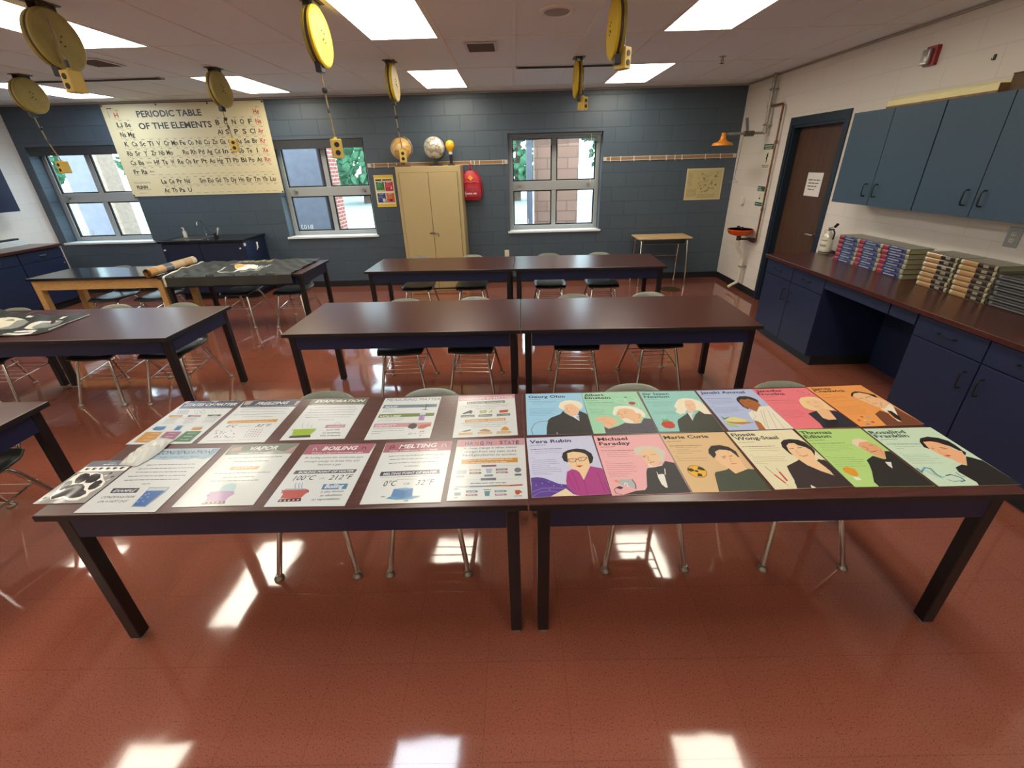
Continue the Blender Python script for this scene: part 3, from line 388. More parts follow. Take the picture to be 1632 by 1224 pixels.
'freezing':(-1.295,1.714,0.0017,0.303,0.367,'eef0ea',[['p','4c5468',[-151,183,151,183,149,115,-141,119]],['p','c4b49c',[-144,180,-103,180,-107,145,-136,142]],['p','d0b4b0',[132,170,151,171,143,127,132,125]],['t','FREEZING','f4f4f0',-75,141,95,142,28.0,0.25,1],['d','d8dae0',-116,128,129,125,4],['d','5c6070',-116,101,122,98,3],['d','5c6070',-109,75,113,72,3],['d','5c6070',-130,49,132,52,3],['d','5c6070',-74,28,76,28,3],['p','dc9a3c',[-122,-4,120,1,121,-23,-118,-27]],['d','f6e4c0',-98,-17,100,-13,6],['t','0°C','3c3e48',-100,-60,-55,-60,22.0,0.25,0],['d','8a8c92',-39,-55,12,-53,3],['t','32°F','3c3e48',40,-62,111,-60,22.0,0.25,0],['e','7a7f94',-87,-140,3,2.4,0],['e','9a5a60',-93,-128,3,2.4,0],['e','9a5a60',-18,-142,3,2.4,0],['e','7a7f94',-94,-103,3,2.4,0],['e','9a5a60',-61,-130,3,2.4,0],['e','9a5a60',-101,-127,3,2.4,0],['e','7a7f94',-33,-136,3,2.4,0],['e','9a5a60',-101,-139,3,2.4,0],['e','9a5a60',-118,-101,3,2.4,0],['e','7a7f94',-48,-139,3,2.4,0],['e','9a5a60',-73,-139,3,2.4,0],['e','9a5a60',-76,-101,3,2.4,0],['e','7a7f94',-103,-92,3,2.4,0],['e','9a5a60',-127,-89,3,2.4,0],['e','9a5a60',-38,-144,3,2.4,0],['e','7a7f94',-123,-83,3,2.4,0],['e','9a5a60',-27,-116,3,2.4,0],['e','9a5a60',-92,-96,3,2.4,0],['e','7a7f94',-53,-134,3,2.4,0],['e','9a5a60',-81,-108,3,2.4,0],['e','9a5a60',-100,-137,3,2.4,0],['e','7a7f94',-118,-111,3,2.4,0],['e','9a5a60',-55,-90,3,2.4,0],['e','9a5a60',-36,-142,3,2.4,0],['e','7a7f94',-51,-131,3,2.4,0],['e','9a5a60',-113,-107,3,2.4,0],['e','9a5a60',-94,-133,3,2.4,0],['e','7a7f94',-95,-109,3,2.4,0],['e','9a5a60',-14,-136,3,2.4,0],['e','9a5a60',-30,-111,3,2.4,0],['e','b06a64',37,-143,3,2.2,0],['e','b06a64',34,-129,3,2.2,0],['e','b06a64',31,-116,3,2.2,0],['e','b06a64',28,-102,3,2.2,0],['e','b06a64',26,-87,3,2.2,0],['e','b06a64',49,-142,3,2.2,0],['e','b06a64',46,-128,3,2.2,0],['e','b06a64',43,-114,3,2.2,0],['e','b06a64',41,-100,3,2.2,0],['e','b06a64',38,-86,3,2.2,0],['e','b06a64',61,-141,3,2.2,0],['e','b06a64',58,-127,3,2.2,0],['e','b06a64',56,-113,3,2.2,0],['e','b06a64',53,-99,3,2.2,0],['e','b06a64',50,-85,3,2.2,0],['e','b06a64',73,-140,3,2.2,0],['e','b06a64',70,-126,3,2.2,0],['e','b06a64',68,-112,3,2.2,0],['e','b06a64',65,-98,3,2.2,0],['e','b06a64',62,-84,3,2.2,0],['e','b06a64',85,-139,3,2.2,0],['e','b06a64',83,-125,3,2.2,0],['e','b06a64',80,-111,3,2.2,0],['e','b06a64',77,-97,3,2.2,0],['e','b06a64',75,-83,3,2.2,0],['e','b06a64',97,-138,3,2.2,0],['e','b06a64',95,-124,3,2.2,0],['e','b06a64',92,-110,3,2.2,0],['e','b06a64',90,-96,3,2.2,0],['e','b06a64',87,-82,3,2.2,0],['d','9a9c98',-122,-166,4,-164,2],['d','9a9c98',21,-163,114,-161,2]]),
'evaporation':(-0.936,1.720,0.0085,0.293,0.355,'eef0ea',[['p','7a7a66',[-146,177,146,177,146,113,-146,120]],['t','EVAPORATION','f4f4ee',-126,145,135,138,26.0,0.25,1],['d','dcdccc',-133,127,131,121,4],['d','53565e',-104,95,106,90,3],['d','53565e',-120,73,121,69,3],['d','53565e',-118,49,118,45,3],['d','53565e',-124,27,122,22,3],['d','53565e',-110,5,112,1,3],['d','53565e',-38,-18,38,-22,3],['p','a4c43c',[-121,-93,-17,-92,-13,-105,-25,-146,-108,-143,-115,-116]],['l','5a7a2c',2,[-128,-103,-118,-99]],['p','4c4440',[-113,-145,-21,-143,-15,-160,-114,-161]],['l','9aa4a8',2,[-83,-85,-97,-59,-96,-46]],['l','9aa4a8',2,[-62,-84,-72,-56,-69,-45]],['l','9aa4a8',2,[-45,-85,-50,-61]],['p','cf9aa0',[20,-64,112,-65,115,-90,21,-89]],['t','EXAMPLE','f6e8ea',35,-84,106,-83,9.6,0.2,1],['l','b07a84',2,[56,-64,62,-47,77,-50,87,-64]],['t','WATER','3c3e48',37,-112,99,-111,9.6,0.15,0],['t','TURNING','3c3e48',27,-134,111,-135,9.6,0.15,0],['t','TO STEAM','3c3e48',25,-155,117,-157,9.6,0.15,0]]),
'measuring':(-0.551,1.712,0.0136,0.294,0.360,'eef0ea',[['t','MEASURING MATTER','6e90a6',-137,150,144,145,26.0,0.2,0],['p','8498a4',[-135,113,137,108,136,80,-137,82]],['t','MASS','eef4f6',-126,87,-61,87,14.4,0.25,1],['d','60646a',-127,63,-72,67,3],['d','60646a',-126,47,-63,50,3],['p','84965a',[-135,28,136,27,135,-1,-136,-3]],['t','VOLUME','f0f4e4',-128,2,-23,2,14.4,0.25,1],['d','60646a',-126,-15,-7,-16,3],['d','60646a',-129,-32,-13,-32,3],['p','d8a0a4',[-135,-53,135,-55,136,-90,-135,-85]],['t','DENSITY','f8ecec',-127,-79,-26,-79,16.0,0.25,1],['d','60646a',-129,-98,17,-98,3],['d','60646a',-129,-116,14,-115,3],['d','60646a',-129,-133,-88,-131,3],['l','2c2c30',4,[82,112,84,57]],['l','2c2c30',2,[43,96,84,84,122,105]],['p','5a4a44',[59,58,103,56,85,64]],['p','b49ac0',[65,27,90,28,95,-38,67,-36]],['p','d8e4ee',[63,34,92,34,93,13,66,12]],['l','5a4a80',2,[75,9,78,-33]],['p','4a4644',[33,-67,50,-57,68,-69,70,-95,55,-107,32,-96,28,-83]],['p','c86a4c',[89,-74,131,-68,135,-82,102,-107,77,-104,76,-93]],['t','D =','4a4c54',45,-150,80,-147,12.8,0.2,0],['t','M','4a4c54',93,-135,113,-133,11.2,0.2,0],['l','d8963c',2,[86,-143,118,-141]],['t','V','4a4c54',97,-164,109,-163,11.2,0.2,0]]),
'changes':(-0.161,1.717,0.0394,0.292,0.362,'eef0ea',[['p','e0a6ae',[-145,181,145,181,145,141,-143,132]],['t','CHANGES IN MATTER','f8eef0',-134,141,138,144,18.0,0,1],['p','7c8478',[-100,122,94,121,93,98,-100,98]],['t','PHYSICAL CHANGE','e8ece4',-93,102,86,102,12.0,0,1],['d','5c6470',-119,83,114,85,3],['d','5c6470',-106,71,104,69,3],['d','5c6470',-50,53,47,53,3],['p','4c545c',[-118,14,-97,30,-76,43,-66,32,-73,8,-82,17,-108,9]],['p','b8c47a',[-35,34,3,40,1,13,-28,11]],['e','d8d8b8',-16,26,6,6,0],['p','d8c070',[10,8,27,40,32,19]],['p','cc5a34',[64,30,110,32,105,9,65,8]],['p','7c8478',[-122,0,-56,1,-55,-20,-121,-20]],['d','e0e4dc',-115,-12,-61,-11,4],['p','7c8478',[-36,-1,30,0,30,-21,-36,-21]],['d','e0e4dc',-30,-13,24,-12,4],['p','7c8478',[52,-2,118,-1,116,-21,52,-23]],['d','e0e4dc',57,-15,111,-12,4],['p','dca45c',[-99,-40,94,-40,94,-61,-99,-65]],['t','CHEMICAL CHANGE','f8ecd8',-92,-59,88,-57,12.0,0,1],['d','5c6470',-113,-72,104,-75,3],['d','5c6470',-104,-88,97,-91,3],['d','5c6470',-67,-104,71,-106,3],['p','7c7c78',[-113,-136,-68,-120,-68,-131,-88,-137]],['p','c49a64',[-30,-134,-4,-121,23,-135,21,-145,-21,-141]],['p','e0a040',[69,-143,77,-120,89,-110,104,-121,108,-142]],['p','e4b878',[-121,-145,-58,-147,-57,-163,-120,-162]],['d','f6e8d0',-116,-155,-63,-155,4],['p','e4b878',[-35,-146,31,-147,30,-163,-34,-162]],['d','f6e8d0',-29,-155,25,-155,4],['p','e4b878',[52,-147,117,-148,116,-165,51,-164]],['d','f6e8d0',57,-157,111,-157,4]]),
'condensation':(-1.464,1.314,-0.0117,0.299,0.366,'eef0ea',[['p','b8d0dc',[-149,182,149,182,149,134,142,118,121,108,78,116,48,106,-2,112,-45,107,-104,112,-148,112]],['p','98b4c4',[149,182,149,157,111,115,125,136,114,180]],['t','CONDENSATION','33485c',-113,145,125,146,23.2,0.25,0],['t','A gas turns into a liquid','33485c',-84,121,89,123,9.1,0.25,0],['d','5c6066',-95,75,108,77,4],['d','5c6066',-112,52,120,54,4],['d','5c6066',-104,31,105,31,4],['d','5c6066',-115,7,118,9,4],['d','5c6066',-110,-15,111,-14,4],['d','5c6066',-20,-38,12,-37,4],['p','34384a',[-114,-60,-9,-60,-3,-86,-105,-86]],['t','EXAMPLE','f2f2f2',-101,-80,-14,-80,13.0,0.25,1],['t','CONDENSATION','3c3e44',-116,-113,11,-112,11.7,0.3,0],['t','ON A HOT DAY','3c3e44',-109,-135,3,-135,11.7,0.3,0],['p','9aaab4',[26,-57,107,-58,110,-84,94,-159,40,-158,33,-114]],['p','d4dde0',[30,-61,105,-61,103,-75,29,-75]],['p','3a72b8',[29,-77,101,-77,90,-155,41,-153]],['e','9ac0e4',44,-133,3,3,0],['e','9ac0e4',41,-114,3,3,0],['e','9ac0e4',44,-97,3,3,0],['e','9ac0e4',52,-92,3,3,0],['e','9ac0e4',63,-131,3,3,0],['e','9ac0e4',62,-109,3,3,0]]),
'vapor':(-1.126,1.333,0.0084,0.298,0.364,'e8eae2',[['p','8c9484',[-148,181,148,181,147,112,-141,114]],['p','d0a89c',[-134,161,-96,173,-89,142,-134,138]],['p','d0a09c',[136,159,146,166,142,119,100,119]],['p','b8bcae',[28,127,63,142,144,114,27,113]],['t','VAPOR','f6f6f0',-53,142,68,143,26.4,0.2,1],['d','f0f0ea',-84,122,69,122,5],['d','5c6066',-110,91,116,93,4],['d','5c6066',-74,67,75,67,4],['p','dc9c44',[-62,36,57,35,56,15,-61,15]],['t','EXAMPLES','f8ecd4',-43,22,42,23,10.4,0.25,1],['d','5c6066',-106,-5,119,-4,4],['d','5c6066',-57,-30,66,-27,4],['d','5c6066',-93,-49,97,-49,4],['p','bcd8dc',[-27,-107,-27,-76,-4,-63,20,-68,33,-94,33,-108]],['p','c49cc0',[-57,-126,-53,-108,-15,-105,35,-108,45,-123,33,-140,32,-158,-44,-155,-45,-141]],['l','8a6a90',3,[-57,-126,-44,-126]],['p','8c6468',[-43,-159,34,-158,38,-171,-49,-172]],['e','f0d8c4',-40,-165,4,3,0],['e','f0d8c4',-24,-165,4,3,0],['e','f0d8c4',-8,-164,4,3,0],['e','f0d8c4',8,-164,4,3,0],['e','f0d8c4',24,-164,4,3,0]]),
'boiling':(-0.782,1.322,-0.0119,0.295,0.363,'eef0ea',[['p','b8707c',[-147,181,147,181,138,115,-147,113]],['l','f0dce0',3,[-113,137,-117,155,-109,158,-97,140]],['l','5a2a34',3,[98,142,98,158,109,157,115,141]],['t','BOILING','f8f2f2',-76,140,76,142,26.4,0.2,1],['t','When a liquid becomes a gas','f4e4e6',-112,119,110,121,7.8,0.2,1],['t','At boiling point,the molecules gain','4c4e58',-128,86,122,87,11.7,0.25,0],['t','enough energy to break free and','4c4e58',-115,62,114,64,11.7,0.25,0],['t','become a gas.','4c4e58',-51,42,47,41,11.7,0.25,0],['p','747672',[-125,12,124,15,121,-6,-127,-9]],['t','BOILING POINT OF WATER','f0f0ee',-109,-4,113,-1,11.7,0.2,1],['t','100°C','3c3e48',-110,-46,-26,-44,27.9,0.2,0],['t','OR','8a8c92',-7,-41,11,-40,9.1,0.2,0],['t','212°F','3c3e48',30,-45,121,-42,27.9,0.2,0],['p','cc6a60',[-122,-98,-24,-96,-16,-110,-24,-118,-33,-143,-108,-142,-109,-119]],['l','7a3430',3,[-122,-98,-119,-111,-110,-114]],['l','7a3430',3,[-29,-102,-20,-102,-17,-112]],['l','4c88b4',4,[-114,-94,-33,-94]],['p','5a3a3c',[-108,-145,-29,-141,-24,-156,-110,-159]],['e','e8c8c0',-101,-152,4,4,0],['e','e8c8c0',-85,-152,4,4,0],['e','e8c8c0',-70,-151,4,4,0],['e','e8c8c0',-54,-150,4,4,0],['e','e8c8c0',-38,-149,4,4,0],['l','7aa8c8',3,[-76,-90,-86,-74,-88,-60]],['l','7aa8c8',3,[-62,-90,-72,-74,-74,-60]],['l','7aa8c8',3,[-51,-91,-60,-74,-63,-60]],['p','6898b4',[23,-69,118,-67,121,-97,26,-98]],['t','Boiling','f4f8fa',34,-91,106,-89,21.7,0.2,1],['t','is also known','3c3e48',29,-115,116,-112,11.7,0.25,0],['t','as ebullition','3c3e48',36,-134,117,-132,11.7,0.25,0],['t','or vaporization.','3c3e48',14,-154,117,-151,11.7,0.25,0]]),
'melting':(-0.440,1.326,0.0103,0.293,0.361,'eef0ea',[['p','b8707c',[-146,180,146,180,146,117,-143,113]],['l','5a2a34',4,[-119,134,-120,157,-108,161,-99,140]],['l','e8d4c4',4,[103,141,105,160,117,162,124,141]],['l','5a2a34',3,[-113,135,-112,149,-105,138]],['t','MELTING','f8f2f0',-81,138,82,143,27.9,0.15,1],['t','When a solid turns into a liquid','f4e4e4',-117,119,88,122,7.8,0.15,1],['d','5c6068',-110,87,117,92,4],['d','5c6068',-101,66,102,69,4],['d','5c6068',-99,42,104,47,4],['d','5c6068',-29,21,30,22,4],['p','3c3c58',[-116,-9,117,-3,120,-28,-116,-33]],['t','MELTING POINT OF WATER','eceaf0',-104,-28,108,-23,13.0,0.15,1],['d','84868c',-108,-41,110,-40,3],['d','84868c',-40,-56,37,-56,3],['t','0°C','33363f',-86,-91,-37,-90,31.0,0.2,0],['t','OR','6a6c74',-10,-86,13,-86,11.7,0.2,0],['t','32°F','4a4c54',37,-90,106,-89,31.0,0.2,0],['p','5a9ec8',[-58,-155,-46,-145,65,-145,65,-152,39,-161,-17,-163]],['p','3a86c4',[-41,-107,-1,-102,32,-105,37,-148,-1,-155,-43,-144]],['p','6cb4dc',[-41,-108,-1,-102,32,-106,2,-116]],['l','2a6aa4',3,[-1,-116,-1,-154]],['p','4a8ab4',[8,-168,26,-166,28,-171,13,-171]],['p','4a8ab4',[-80,-145,-65,-143,-63,-147,-78,-148]]]),
'changing':(-0.125,1.335,0.0085,0.295,0.363,'eef0ea',[['p','dca6b0',[-147,181,147,181,145,134,-146,132]],['t','C','e0a080',-132,142,-117,142,25.0,0,1],['t','H','5c7c84',-112,142,-96,142,25.0,0,1],['t','A','5c7c84',-93,142,-77,142,25.0,0,1],['t','N','c88a70',-70,142,-54,142,25.0,0,1],['t','G','6a4a70',-47,141,-31,141,25.0,0,1],['t','I','4a5a7c',-19,145,-16,145,25.0,0,1],['t','N','5c7c84',-10,141,5,141,25.0,0,1],['t','G','e0a080',10,141,26,141,25.0,0,1],['t','S','a04a58',38,143,52,143,25.0,0,1],['t','T','5c7c84',56,143,70,143,25.0,0,1],['t','A','7a6a84',74,142,87,142,25.0,0,1],['t','T','5c7c84',91,141,105,141,25.0,0,1],['t','E','4a4a5c',109,141,123,141,25.0,0,1],['t','A phase change is when matter','3a3c44',-115,113,114,115,14.3,0,0],['t','changes from one state (solid,','3a3c44',-110,91,112,89,14.3,0,0],['t','liquid,gas,plasma) to another.','3a3c44',-114,69,114,66,14.3,0,0],['p','dc9a40',[-116,47,115,50,115,21,-115,19]],['d','f8e8c8',-87,41,92,41,6],['d','f8e8c8',-74,26,72,26,6],['l','a8acb0',1,[-116,-12,-116,6,-32,5]],['l','a8acb0',1,[29,4,114,3,114,-4]],['l','a8acb0',1,[-116,-65,-115,-74,-31,-76]],['l','a8acb0',1,[31,-77,116,-77,116,-64]],['p','9a5a70',[-32,9,28,9,29,-2,-31,-3]],['p','787c84',[-31,-67,30,-67,29,-81,-30,-80]],['p','c4ccc8',[-129,-18,-89,-18,-89,-41,-128,-42]],['p','b4c4cc',[-15,-13,13,-13,9,-40,-9,-40]],['p','8098a0',[-17,-48,16,-47,17,-59,-18,-59]],['e','7c8890',114,-26,14,14,0],['p','687880',[102,-48,128,-48,127,-59,101,-59]],['p','c0c4c0',[-128,-50,-94,-50,-95,-60,-129,-60]],['p','d8a04c',[-79,-14,-36,-15,-30,-20,-35,-25,-78,-25]],['d','e8ecec',-73,-20,-42,-21,4],['p','6c6a70',[-77,-32,-34,-32,-28,-37,-33,-43,-76,-42]],['d','e8ecec',-71,-37,-40,-38,4],['p','787c80',[27,-15,70,-15,76,-21,71,-26,27,-26]],['d','e8ecec',33,-21,64,-22,4],['p','b87a84',[29,-32,71,-32,77,-38,72,-43,29,-42]],['d','e8ecec',35,-38,66,-38,4],['p','70889c',[-81,-133,-41,-133,-35,-138,-40,-143,-80,-142]],['d','e8ecec',-75,-138,-46,-138,4],['p','b87a84',[-81,-151,-41,-151,-35,-156,-40,-160,-80,-160]],['d','e8ecec',-75,-155,-46,-156,4],['p','7c98a0',[26,-135,67,-135,72,-140,67,-145,26,-145]],['d','e8ecec',32,-140,61,-141,4],['p','b87a84',[27,-153,67,-153,73,-158,68,-162,28,-162]],['d','e8ecec',33,-157,62,-158,4],['d','50545c',-67,-95,67,-96,5],['l','b8c4cc',9,[-123,-112,-66,-112]],['l','7c98b8',9,[-66,-112,-3,-112]],['l','9a8a7c',9,[-3,-112,41,-111]],['l','c8823c',9,[41,-111,86,-112]],['l','c04a38',9,[86,-112,129,-110]],['p','8aa0a8',[-124,-141,-100,-140,-99,-156,-121,-157]],['p','5c98a0',[-13,-138,9,-138,7,-163,-8,-164]],['p','cc5a38',[100,-138,121,-137,118,-157,111,-161,104,-158]],['e','cc5a38',122,-147,5,5,0],['d','5c6068',-126,-123,-109,-123,4],['d','5c6068',-15,-131,12,-131,4],['d','5c6068',99,-167,125,-167,4],['d','5c6068',-121,-167,-107,-167,4]]),
'decal':(-1.718,1.302,0.0026,0.194,0.243,'8e8c88',[['p','6d7078',[-96,121,96,121,96,80,-91,84]],['p','e4e2da',[-91,84,95,81,96,55,-93,52]],['p','8a8e96',[-16,109,13,109,15,103,-13,103]],['d','d8dadf',-28,96,26,97,4],['e','26242a',-73,68,7,5,0],['e','26242a',-78,72,2.5,2.5,0],['e','26242a',-78,76,2.5,2.5,0],['e','26242a',-72,76,2.5,2.5,0],['e','26242a',-63,71,2.5,2.5,0],['e','26242a',-44,68,7,5,0],['e','26242a',-49,72,2.5,2.5,0],['e','26242a',-49,76,2.5,2.5,0],['e','26242a',-43,76,2.5,2.5,0],['e','26242a',-35,71,2.5,2.5,0],['e','26242a',-16,69,7,5,0],['e','26242a',-21,72,2.5,2.5,0],['e','26242a',-20,76,2.5,2.5,0],['e','26242a',-15,76,2.5,2.5,0],['e','26242a',-6,71,2.5,2.5,0],['e','26242a',13,69,7,5,0],['e','26242a',8,72,2.5,2.5,0],['e','26242a',8,76,2.5,2.5,0],['e','26242a',14,76,2.5,2.5,0],['e','26242a',22,71,2.5,2.5,0],['e','26242a',42,69,7,5,0],['e','26242a',37,72,2.5,2.5,0],['e','26242a',37,76,2.5,2.5,0],['e','26242a',43,76,2.5,2.5,0],['e','26242a',51,71,2.5,2.5,0],['e','26242a',70,69,7,5,0],['e','26242a',65,72,2.5,2.5,0],['e','26242a',66,76,2.5,2.5,0],['e','26242a',72,76,2.5,2.5,0],['e','26242a',80,72,2.5,2.5,0],['p','ddd8ca',[-75,-51,-85,-18,-85,5,-86,20,-85,40,-67,49,-41,47,-9,46,26,33,51,8,75,-10,85,-38,69,-70,74,-88,56,-109,23,-109,-10,-95,-31,-103,-52,-101,-66,-88,-70,-65]],['p','26262b',[-72,-49,-79,-30,-84,-9,-78,1,-66,0,-50,-20,-49,-41,-58,-54]],['p','26262b',[-45,-14,-62,9,-66,34,-55,44,-33,39,-14,18,-15,-4,-26,-17]],['p','26262b',[-5,-13,-17,8,-20,32,-7,41,15,35,33,14,34,-6,21,-16]],['p','26262b',[43,-51,32,-32,33,-8,46,1,61,-7,73,-28,69,-49,54,-55]],['p','3b3a3c',[-53,-98,-62,-85,-53,-66,-47,-52,-54,-29,-33,-20,-5,-21,18,-36,31,-55,46,-60,58,-74,51,-91,31,-97,12,-95,-17,-85,-32,-92,-41,-99]],['l','6a6a70',3,[31,-71,44,-64]],['l','7a98b8',2,[-74,-42,-68,-5]],['e','d8d6d0',45,25,6,4,30],['e','3a383a',52,40,6,4,30],['e','3a383a',78,19,6,4,30],['e','c8c6c0',76,0,6,4,30],['e','3a383a',-82,-91,6,4,30],['e','d0ccc0',-84,-104,6,4,30],['e','3a383a',-87,35,6,4,30],['e','dedcd8',74,-47,6,4,30],['e','dedcd8',71,-24,6,4,30]]),
}
PI = math.pi
BACKROT = (PI/2, 0, 0); RIGHTROT = (PI/2, 0, -PI/2)

# ================================================================== ROOM SHELL
struct(MB().box(LX-0.15, RX+0.15, FY-0.15, WY+0.35, -0.12, 0).build('floor', FLOOR_M))
struct(MB().box(LX-0.15, RX+0.15, FY-0.15, WY+0.35, CZ, CZ+0.12).build('ceiling', CEIL_M))
WINS = [(-7.47, -6.02), (-3.73, -2.28), (-0.075, 1.380)]; WZ0, WZ1 = 0.86, 2.30
wb = MB(); xs = [LX-0.15]
for a, b in WINS: xs += [a, b]
xs.append(RX+0.15)
for i in range(0, len(xs), 2): wb.box(xs[i], xs[i+1], WY, WY+0.30, 0, CZ)
for a, b in WINS: wb.box(a, b, WY, WY+0.30, 0, WZ0-0.03); wb.box(a, b, WY, WY+0.30, WZ1, CZ)
struct(wb.build('wall_back', BLUE_WALL))
struct(MB().box(LX-0.15, LX, FY, WY, 0, CZ).build('wall_left', WHITE_WALL))
DY0, DY1, DZ1 = 4.87, 5.76, 2.22          # door opening in the right wall
wr = MB().box(RX, RX+0.15, FY, DY0, 0, CZ).box(RX, RX+0.15, DY1, WY, 0, CZ).box(RX, RX+0.15, DY0, DY1, DZ1, CZ)
struct(wr.build('wall_right', WHITE_WALL))
struct(MB().box(LX-0.15, RX+0.15, FY-0.15, FY, 0, CZ).build('wall_front', WHITE_WALL_X))
# ceiling tees: 2 ft x 4 ft grid
tee = MB(); x = LIGHT_X[1]-FT2/2
xs = [LIGHT_X[1]-FT2/2 + FT2*k for k in range(-8, 13)]
for xx in xs:
    if LX+0.05 < xx < RX-0.05: tee.box(xx-0.012, xx+0.012, FY, WY, CZ-0.004, CZ)
k = -8
for k in range(-6, 3):
    yy = 4.236+FT4*k
    if FY+0.05 < yy < WY-0.03: tee.box(LX, RX, yy-0.012, yy+0.012, CZ-0.0035, CZ)
struct(tee.build('trim_1', TEE_M))
edge = MB().box(LX, RX, WY-0.02, WY, CZ-0.022, CZ-0.004).box(RX-0.02, RX, FY, WY-0.02, CZ-0.022, CZ-0.004).box(LX, LX+0.02, FY, WY-0.02, CZ-0.022, CZ-0.004)
struct(edge.build('trim_2', mat('angle_trim', 'a8a29a', 0.6)))
struct(MB().box(LX, RX, WY-0.008, WY, 0, 0.10).build('baseboard_back', BASEB))
struct(MB().box(RX-0.008, RX, DY1+0.06, WY-0.008, 0, 0.10).build('baseboard_right', BASEB))
struct(MB().box(LX, LX+0.008, FY, 3.2, 0, 0.10).build('baseboard_left', BASEB))

# ------------------------------------------------------------------ windows
GZ = 1.545
for i, (a, b) in enumerate(WINS):
    n = i+1; yf0, yf1 = WY+0.18, WY+0.25
    w = struct(MB().box(a, a+0.065, yf0, yf1, WZ0, WZ1).box(b-0.065, b, yf0, yf1, WZ0, WZ1).box(a+0.065, b-0.065, yf0, yf1, WZ0, WZ0+0.065)
               .box(a+0.065, b-0.065, yf0, yf1, WZ1-0.065, WZ1).box(a+0.065, b-0.065, yf0, yf1, GZ-0.07, GZ+0.07)
               .build('window_%d' % n, ALU, bevel=0.004))
    mid = (a+b)/2; gk = RUBBER
    m = MB().box(mid-0.035, mid+0.035, yf0+0.005, yf1-0.005, WZ0+0.065, GZ-0.07).box(mid-0.035, mid+0.035, yf0+0.005, yf1-0.005, GZ+0.07, WZ1-0.065)
    m.build('mullion', ALU, w)
    for (z0, z1) in ((WZ0+0.065, GZ-0.07), (GZ+0.07, WZ1-0.065)):
        for (p, q) in ((a+0.065, mid-0.035), (mid+0.035, b-0.065)):
            g = MB()
            for (u0, u1, v0, v1) in ((p, p+0.018, z0, z1), (q-0.018, q, z0, z1), (p+0.018, q-0.018, z0, z0+0.018), (p+0.018, q-0.018, z1-0.018, z1)): g.box(u0, u1, yf0+0.02, yf0+0.045, v0, v1)
            g.build('gasket', RUBBER, w)
            MB().box(p+0.004, q-0.004, yf0+0.030, yf0+0.034, z0+0.004, z1-0.004).build('pane', GLASS, w)
    for s in (a+0.17, b-0.17):
        MB().box(s-0.03, s+0.03, yf0-0.012, yf0, GZ-0.015, GZ+0.02).box(s-0.008, s+0.008, yf0-0.035, yf0-0.012, GZ-0.02, GZ+0.03).bar((s, yf0-0.03, GZ-0.012), (s+0.05, yf0-0.03, GZ+0.02), 0.012, 0.012).build('latch', STEEL, w)
    # room number decal, read from outside
    mb = MB(); put_text(mb, 'B103', 'dfe9ea', (0, 0), (0.20, 0), 0.075, 0, 0, 0, mirror=True)
    mb.build('number_decal', PRINTM, w, loc=(a+0.065+0.05, yf0+0.0285, WZ0+0.095), rot=BACKROT, normals=False)
    s = struct(MB().box(a-0.03, b+0.03, WY-0.035, WY+0.0, WZ0-0.03, WZ0).box(a, b, WY, yf0+0.02, WZ0-0.03, WZ0).build('trim_%d' % (n+2), SILLW, bevel=0.004))
    # outside jamb shade of the wall thickness comes from the wall itself
# blinds
BL = noisy('dark_blind_fabric', '2c3034', '34383c', 40, 0.6)
for i, lab in ((0, 'dark rolled window blind over the left window by the periodic table'), (1, 'dark rolled window blind over the middle window')):
    a, b = WINS[i]
    t = thing('roller_blind', lab, 'blind', ((a+b)/2, WY+0.06, WZ1-0.10), group='blinds over the windows')
    W2 = (b-a)/2-0.01
    MB().tube([(-W2, 0, 0.04), (W2, 0, 0.04)], 0.034, 14).build('roll', BL, t, smooth=True)
    MB().box(-W2, W2, -0.046, -0.038, -0.03, 0.10).build('valance', BL, t)
a, b = WINS[2]
t = thing('mini_blind', 'raised aluminium slat blind hanging crooked over the right window', 'blind', ((a+b)/2, WY+0.05, WZ1-0.03), group='blinds over the windows')
MB().box(-0.715, 0.715, -0.02, 0.02, -0.01, 0.03).build('headrail', mat('grey_rail', '4b5054', 0.5), t)
mb = MB()
for k in range(13):
    z = -0.02-0.009*k; sl = 0.075*(k/12)
    mb.add([(-0.70, -0.018, z-sl*0.55), (0.70, -0.018, z+sl*0.45-0.0), (0.70, 0.018, z+sl*0.45+0.003), (-0.70, 0.018, z-sl*0.55+0.003), (-0.70, -0.018, z-sl*0.55-0.002), (0.70, -0.018, z+sl*0.45-0.002), (0.70, 0.018, z+sl*0.45+0.001), (-0.70, 0.018, z-sl*0.55+0.001)],
           [(0, 1, 2, 3), (7, 6, 5, 4), (0, 4, 5, 1), (1, 5, 6, 2), (2, 6, 7, 3), (3, 7, 4, 0)])
mb.build('slat_stack', noisy('blind_slats', '70767a', '80868a', 30, 0.4, metal=0.4), t)
MB().tube([(0.55, -0.022, 0), (0.57, -0.025, -0.75)], 0.003, 6).build('cord', WHITEPL, t)

